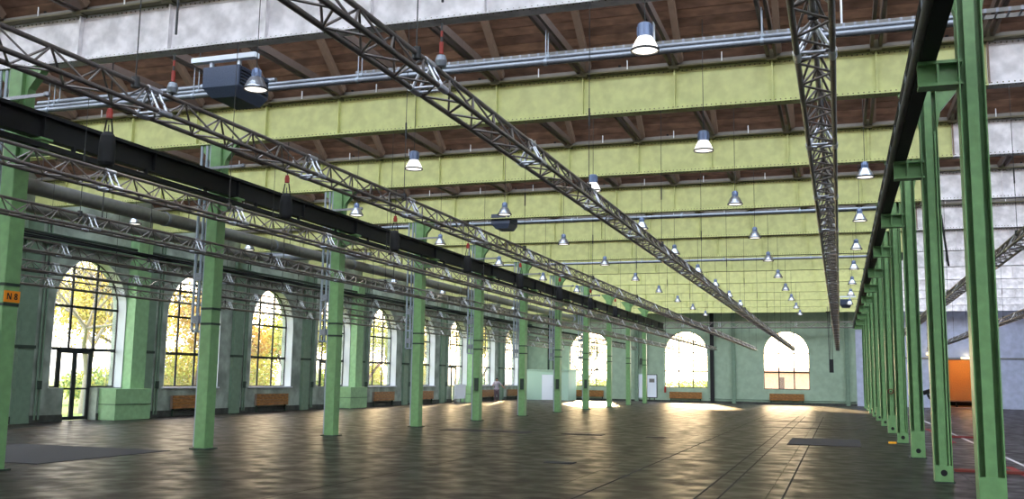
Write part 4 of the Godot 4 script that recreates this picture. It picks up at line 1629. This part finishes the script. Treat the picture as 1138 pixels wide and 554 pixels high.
func surface(bones: Array, cell: float, blend: float) -> M:
	var lo := Vector3.ONE * 1e9
	var hi := -lo
	for b in bones:
		for q in 2:
			lo = lo.min(b[q] - Vector3.ONE * (b[2 + q] + 2 * cell))
			hi = hi.max(b[q] + Vector3.ONE * (b[2 + q] + 2 * cell))
	var nx := int((hi.x - lo.x) / cell) + 2
	var ny := int((hi.y - lo.y) / cell) + 2
	var nz := int((hi.z - lo.z) / cell) + 2
	var f := PackedFloat32Array()
	f.resize(nx * ny * nz)
	f.fill(1.0)
	for b in bones:
		var a: Vector3 = b[0]
		var c: Vector3 = b[1]
		var r: float = maxf(b[2], b[3]) + 3 * cell
		var l := ((a.min(c) - Vector3.ONE * r - lo) / cell).floor().max(Vector3.ZERO)
		var h := ((a.max(c) + Vector3.ONE * r - lo) / cell).ceil().min(Vector3(nx - 1, ny - 1, nz - 1))
		for z in range(int(l.z), int(h.z) + 1):
			for y in range(int(l.y), int(h.y) + 1):
				for x in range(int(l.x), int(h.x) + 1):
					var i := x + nx * (y + ny * z)
					var d := sd_cap(lo + Vector3(x, y, z) * cell, a, c, b[2], b[3])
					var e := maxf(blend - absf(f[i] - d), 0.0) / blend
					f[i] = minf(f[i], d) - e * e * blend * 0.25
	var vid := {}
	var vs := []
	for z in nz - 1:
		for y in ny - 1:
			for x in nx - 1:
				var s := Vector3.ZERO
				var n := 0
				for e in [[0, 0, 0, 1, 0, 0], [0, 1, 0, 1, 1, 0], [0, 0, 1, 1, 0, 1], [0, 1, 1, 1, 1, 1], [0, 0, 0, 0, 1, 0], [1, 0, 0, 1, 1, 0], [0, 0, 1, 0, 1, 1], [1, 0, 1, 1, 1, 1], [0, 0, 0, 0, 0, 1], [1, 0, 0, 1, 0, 1], [0, 1, 0, 0, 1, 1], [1, 1, 0, 1, 1, 1]]:
					var fa := f[x + e[0] + nx * (y + e[1] + ny * (z + e[2]))]
					var fb := f[x + e[3] + nx * (y + e[4] + ny * (z + e[5]))]
					if (fa < 0) != (fb < 0):
						s += Vector3(e[0], e[1], e[2]).lerp(Vector3(e[3], e[4], e[5]), fa / (fa - fb))
						n += 1
				if n > 0:
					vid[x + nx * (y + ny * z)] = vs.size()
					vs.append(lo + (Vector3(x, y, z) + s / n) * cell)
	var grad := func(p: Vector3) -> Vector3:
		var q := (p - lo) / cell
		var x := clampi(int(round(q.x)), 1, nx - 2)
		var y := clampi(int(round(q.y)), 1, ny - 2)
		var z := clampi(int(round(q.z)), 1, nz - 2)
		var i := x + nx * (y + ny * z)
		return Vector3(f[i + 1] - f[i - 1], f[i + nx] - f[i - nx], f[i + nx * ny] - f[i - nx * ny]).normalized()
	var ns := []
	for p in vs:
		ns.append(grad.call(p))
	var m := M.new()
	var st := [1, nx, nx * ny]
	for z in range(1, nz - 1):
		for y in range(1, ny - 1):
			for x in range(1, nx - 1):
				var i := x + nx * (y + ny * z)
				for ax in 3:
					if (f[i] < 0) != (f[i + st[ax]] < 0):
						var u: int = st[(ax + 1) % 3]
						var w: int = st[(ax + 2) % 3]
						if vid.has(i) and vid.has(i - u) and vid.has(i - u - w) and vid.has(i - w):
							var a: int = vid[i]
							var b: int = vid[i - u]
							var c: int = vid[i - u - w]
							var d: int = vid[i - w]
							m.stri(vs[a], vs[b], vs[c], ns[a], ns[b], ns[c])
							m.stri(vs[a], vs[c], vs[d], ns[a], ns[c], ns[d])
	return m

func build_person():
	var t := thing("person", "person in pale shirt and grey trousers standing by the left wall, one arm out", "person", Vector3(-24.55, 0, -68.6))
	var skin := mat(Color(0.62, 0.45, 0.36), 0.6)
	var shirt := mat(Color(0.64, 0.60, 0.63), 0.8)
	var pants := mat(Color(0.38, 0.31, 0.33), 0.8)
	var hair := mat(Color(0.05, 0.045, 0.045), 0.7)
	var V := func(x, y, z): return Vector3(x, y, z)
	# whole figure as one continuous surface
	var b := [
		[V.call(-0.09, 0.92, 0), V.call(-0.10, 0.5, 0.03), 0.095, 0.07], [V.call(-0.10, 0.5, 0.03), V.call(-0.10, 0.09, 0), 0.066, 0.045],
		[V.call(0.09, 0.92, 0), V.call(0.12, 0.5, 0.02), 0.095, 0.07], [V.call(0.12, 0.5, 0.02), V.call(0.13, 0.09, -0.03), 0.066, 0.045],
		[V.call(-0.10, 0.05, -0.03), V.call(-0.11, 0.04, 0.15), 0.045, 0.035], [V.call(0.13, 0.05, -0.06), V.call(0.15, 0.04, 0.12), 0.045, 0.035],
		[V.call(-0.07, 0.95, 0), V.call(0.07, 0.95, 0), 0.12, 0.12], [V.call(0, 0.98, 0), V.call(0, 1.3, 0.0), 0.13, 0.15],
		[V.call(-0.13, 1.37, 0), V.call(0.13, 1.37, 0), 0.085, 0.085], [V.call(0, 1.38, 0), V.call(0, 1.52, 0.015), 0.055, 0.05],
		[V.call(0, 1.56, 0.03), V.call(0, 1.62, 0.01), 0.078, 0.09], [V.call(0, 1.585, 0.1), V.call(0, 1.57, 0.115), 0.014, 0.014],
		[V.call(-0.19, 1.37, 0), V.call(-0.30, 1.13, 0.04), 0.052, 0.042], [V.call(-0.30, 1.13, 0.04), V.call(-0.22, 1.2, 0.26), 0.04, 0.03],
		[V.call(0.19, 1.37, 0), V.call(0.37, 1.18, 0.03), 0.052, 0.042], [V.call(0.37, 1.18, 0.03), V.call(0.55, 1.02, 0.1), 0.04, 0.03]]
	for e in [[-0.22, 1.2, 0.26, 0.0, 0.04, 1.0], [0.55, 1.02, 0.1, 0.85, -0.5, 0.25]]:
		var p: Vector3 = V.call(e[0], e[1], e[2])
		var d: Vector3 = V.call(e[3], e[4], e[5]).normalized()
		var sd := d.cross(Vector3.UP).normalized()
		b.append([p, p + d * 0.08, 0.034, 0.036])
		for q in 4:
			var o := p + d * 0.08 + sd * (q - 1.5) * 0.021
			b.append([o, o + d * (0.07 - 0.008 * absf(q - 1.3)) - Vector3.UP * 0.015, 0.01, 0.009])
		b.append([p + d * 0.03 + sd * 0.03, p + d * 0.085 + sd * 0.06, 0.012, 0.01])
	part("body", surface(b, 0.016, 0.04), skin, t)
	var sh := [[V.call(-0.06, 0.9, 0), V.call(0.06, 0.9, 0), 0.142, 0.142], [V.call(0, 0.98, 0), V.call(0, 1.3, 0), 0.148, 0.168], [V.call(-0.13, 1.37, 0), V.call(0.13, 1.37, 0), 0.1, 0.1],
		[V.call(-0.19, 1.37, 0), V.call(-0.28, 1.18, 0.035), 0.07, 0.066], [V.call(0.19, 1.37, 0), V.call(0.34, 1.21, 0.025), 0.07, 0.066]]
	part("shirt", surface(sh, 0.02, 0.04), shirt, t)
	var pn := [[V.call(-0.09, 0.9, 0), V.call(-0.10, 0.5, 0.03), 0.115, 0.09], [V.call(-0.10, 0.5, 0.03), V.call(-0.10, 0.1, 0), 0.088, 0.066],
		[V.call(0.09, 0.9, 0), V.call(0.12, 0.5, 0.02), 0.115, 0.09], [V.call(0.12, 0.5, 0.02), V.call(0.13, 0.1, -0.03), 0.088, 0.066]]
	part("trousers", surface(pn, 0.02, 0.03), pants, t)
	part("hair", surface([[V.call(0, 1.62, -0.02), V.call(0, 1.645, 0.015), 0.098, 0.088], [V.call(0, 1.56, -0.04), V.call(0, 1.62, -0.03), 0.07, 0.09]], 0.014, 0.03), hair, t)
	t.rotation.y = 0.25
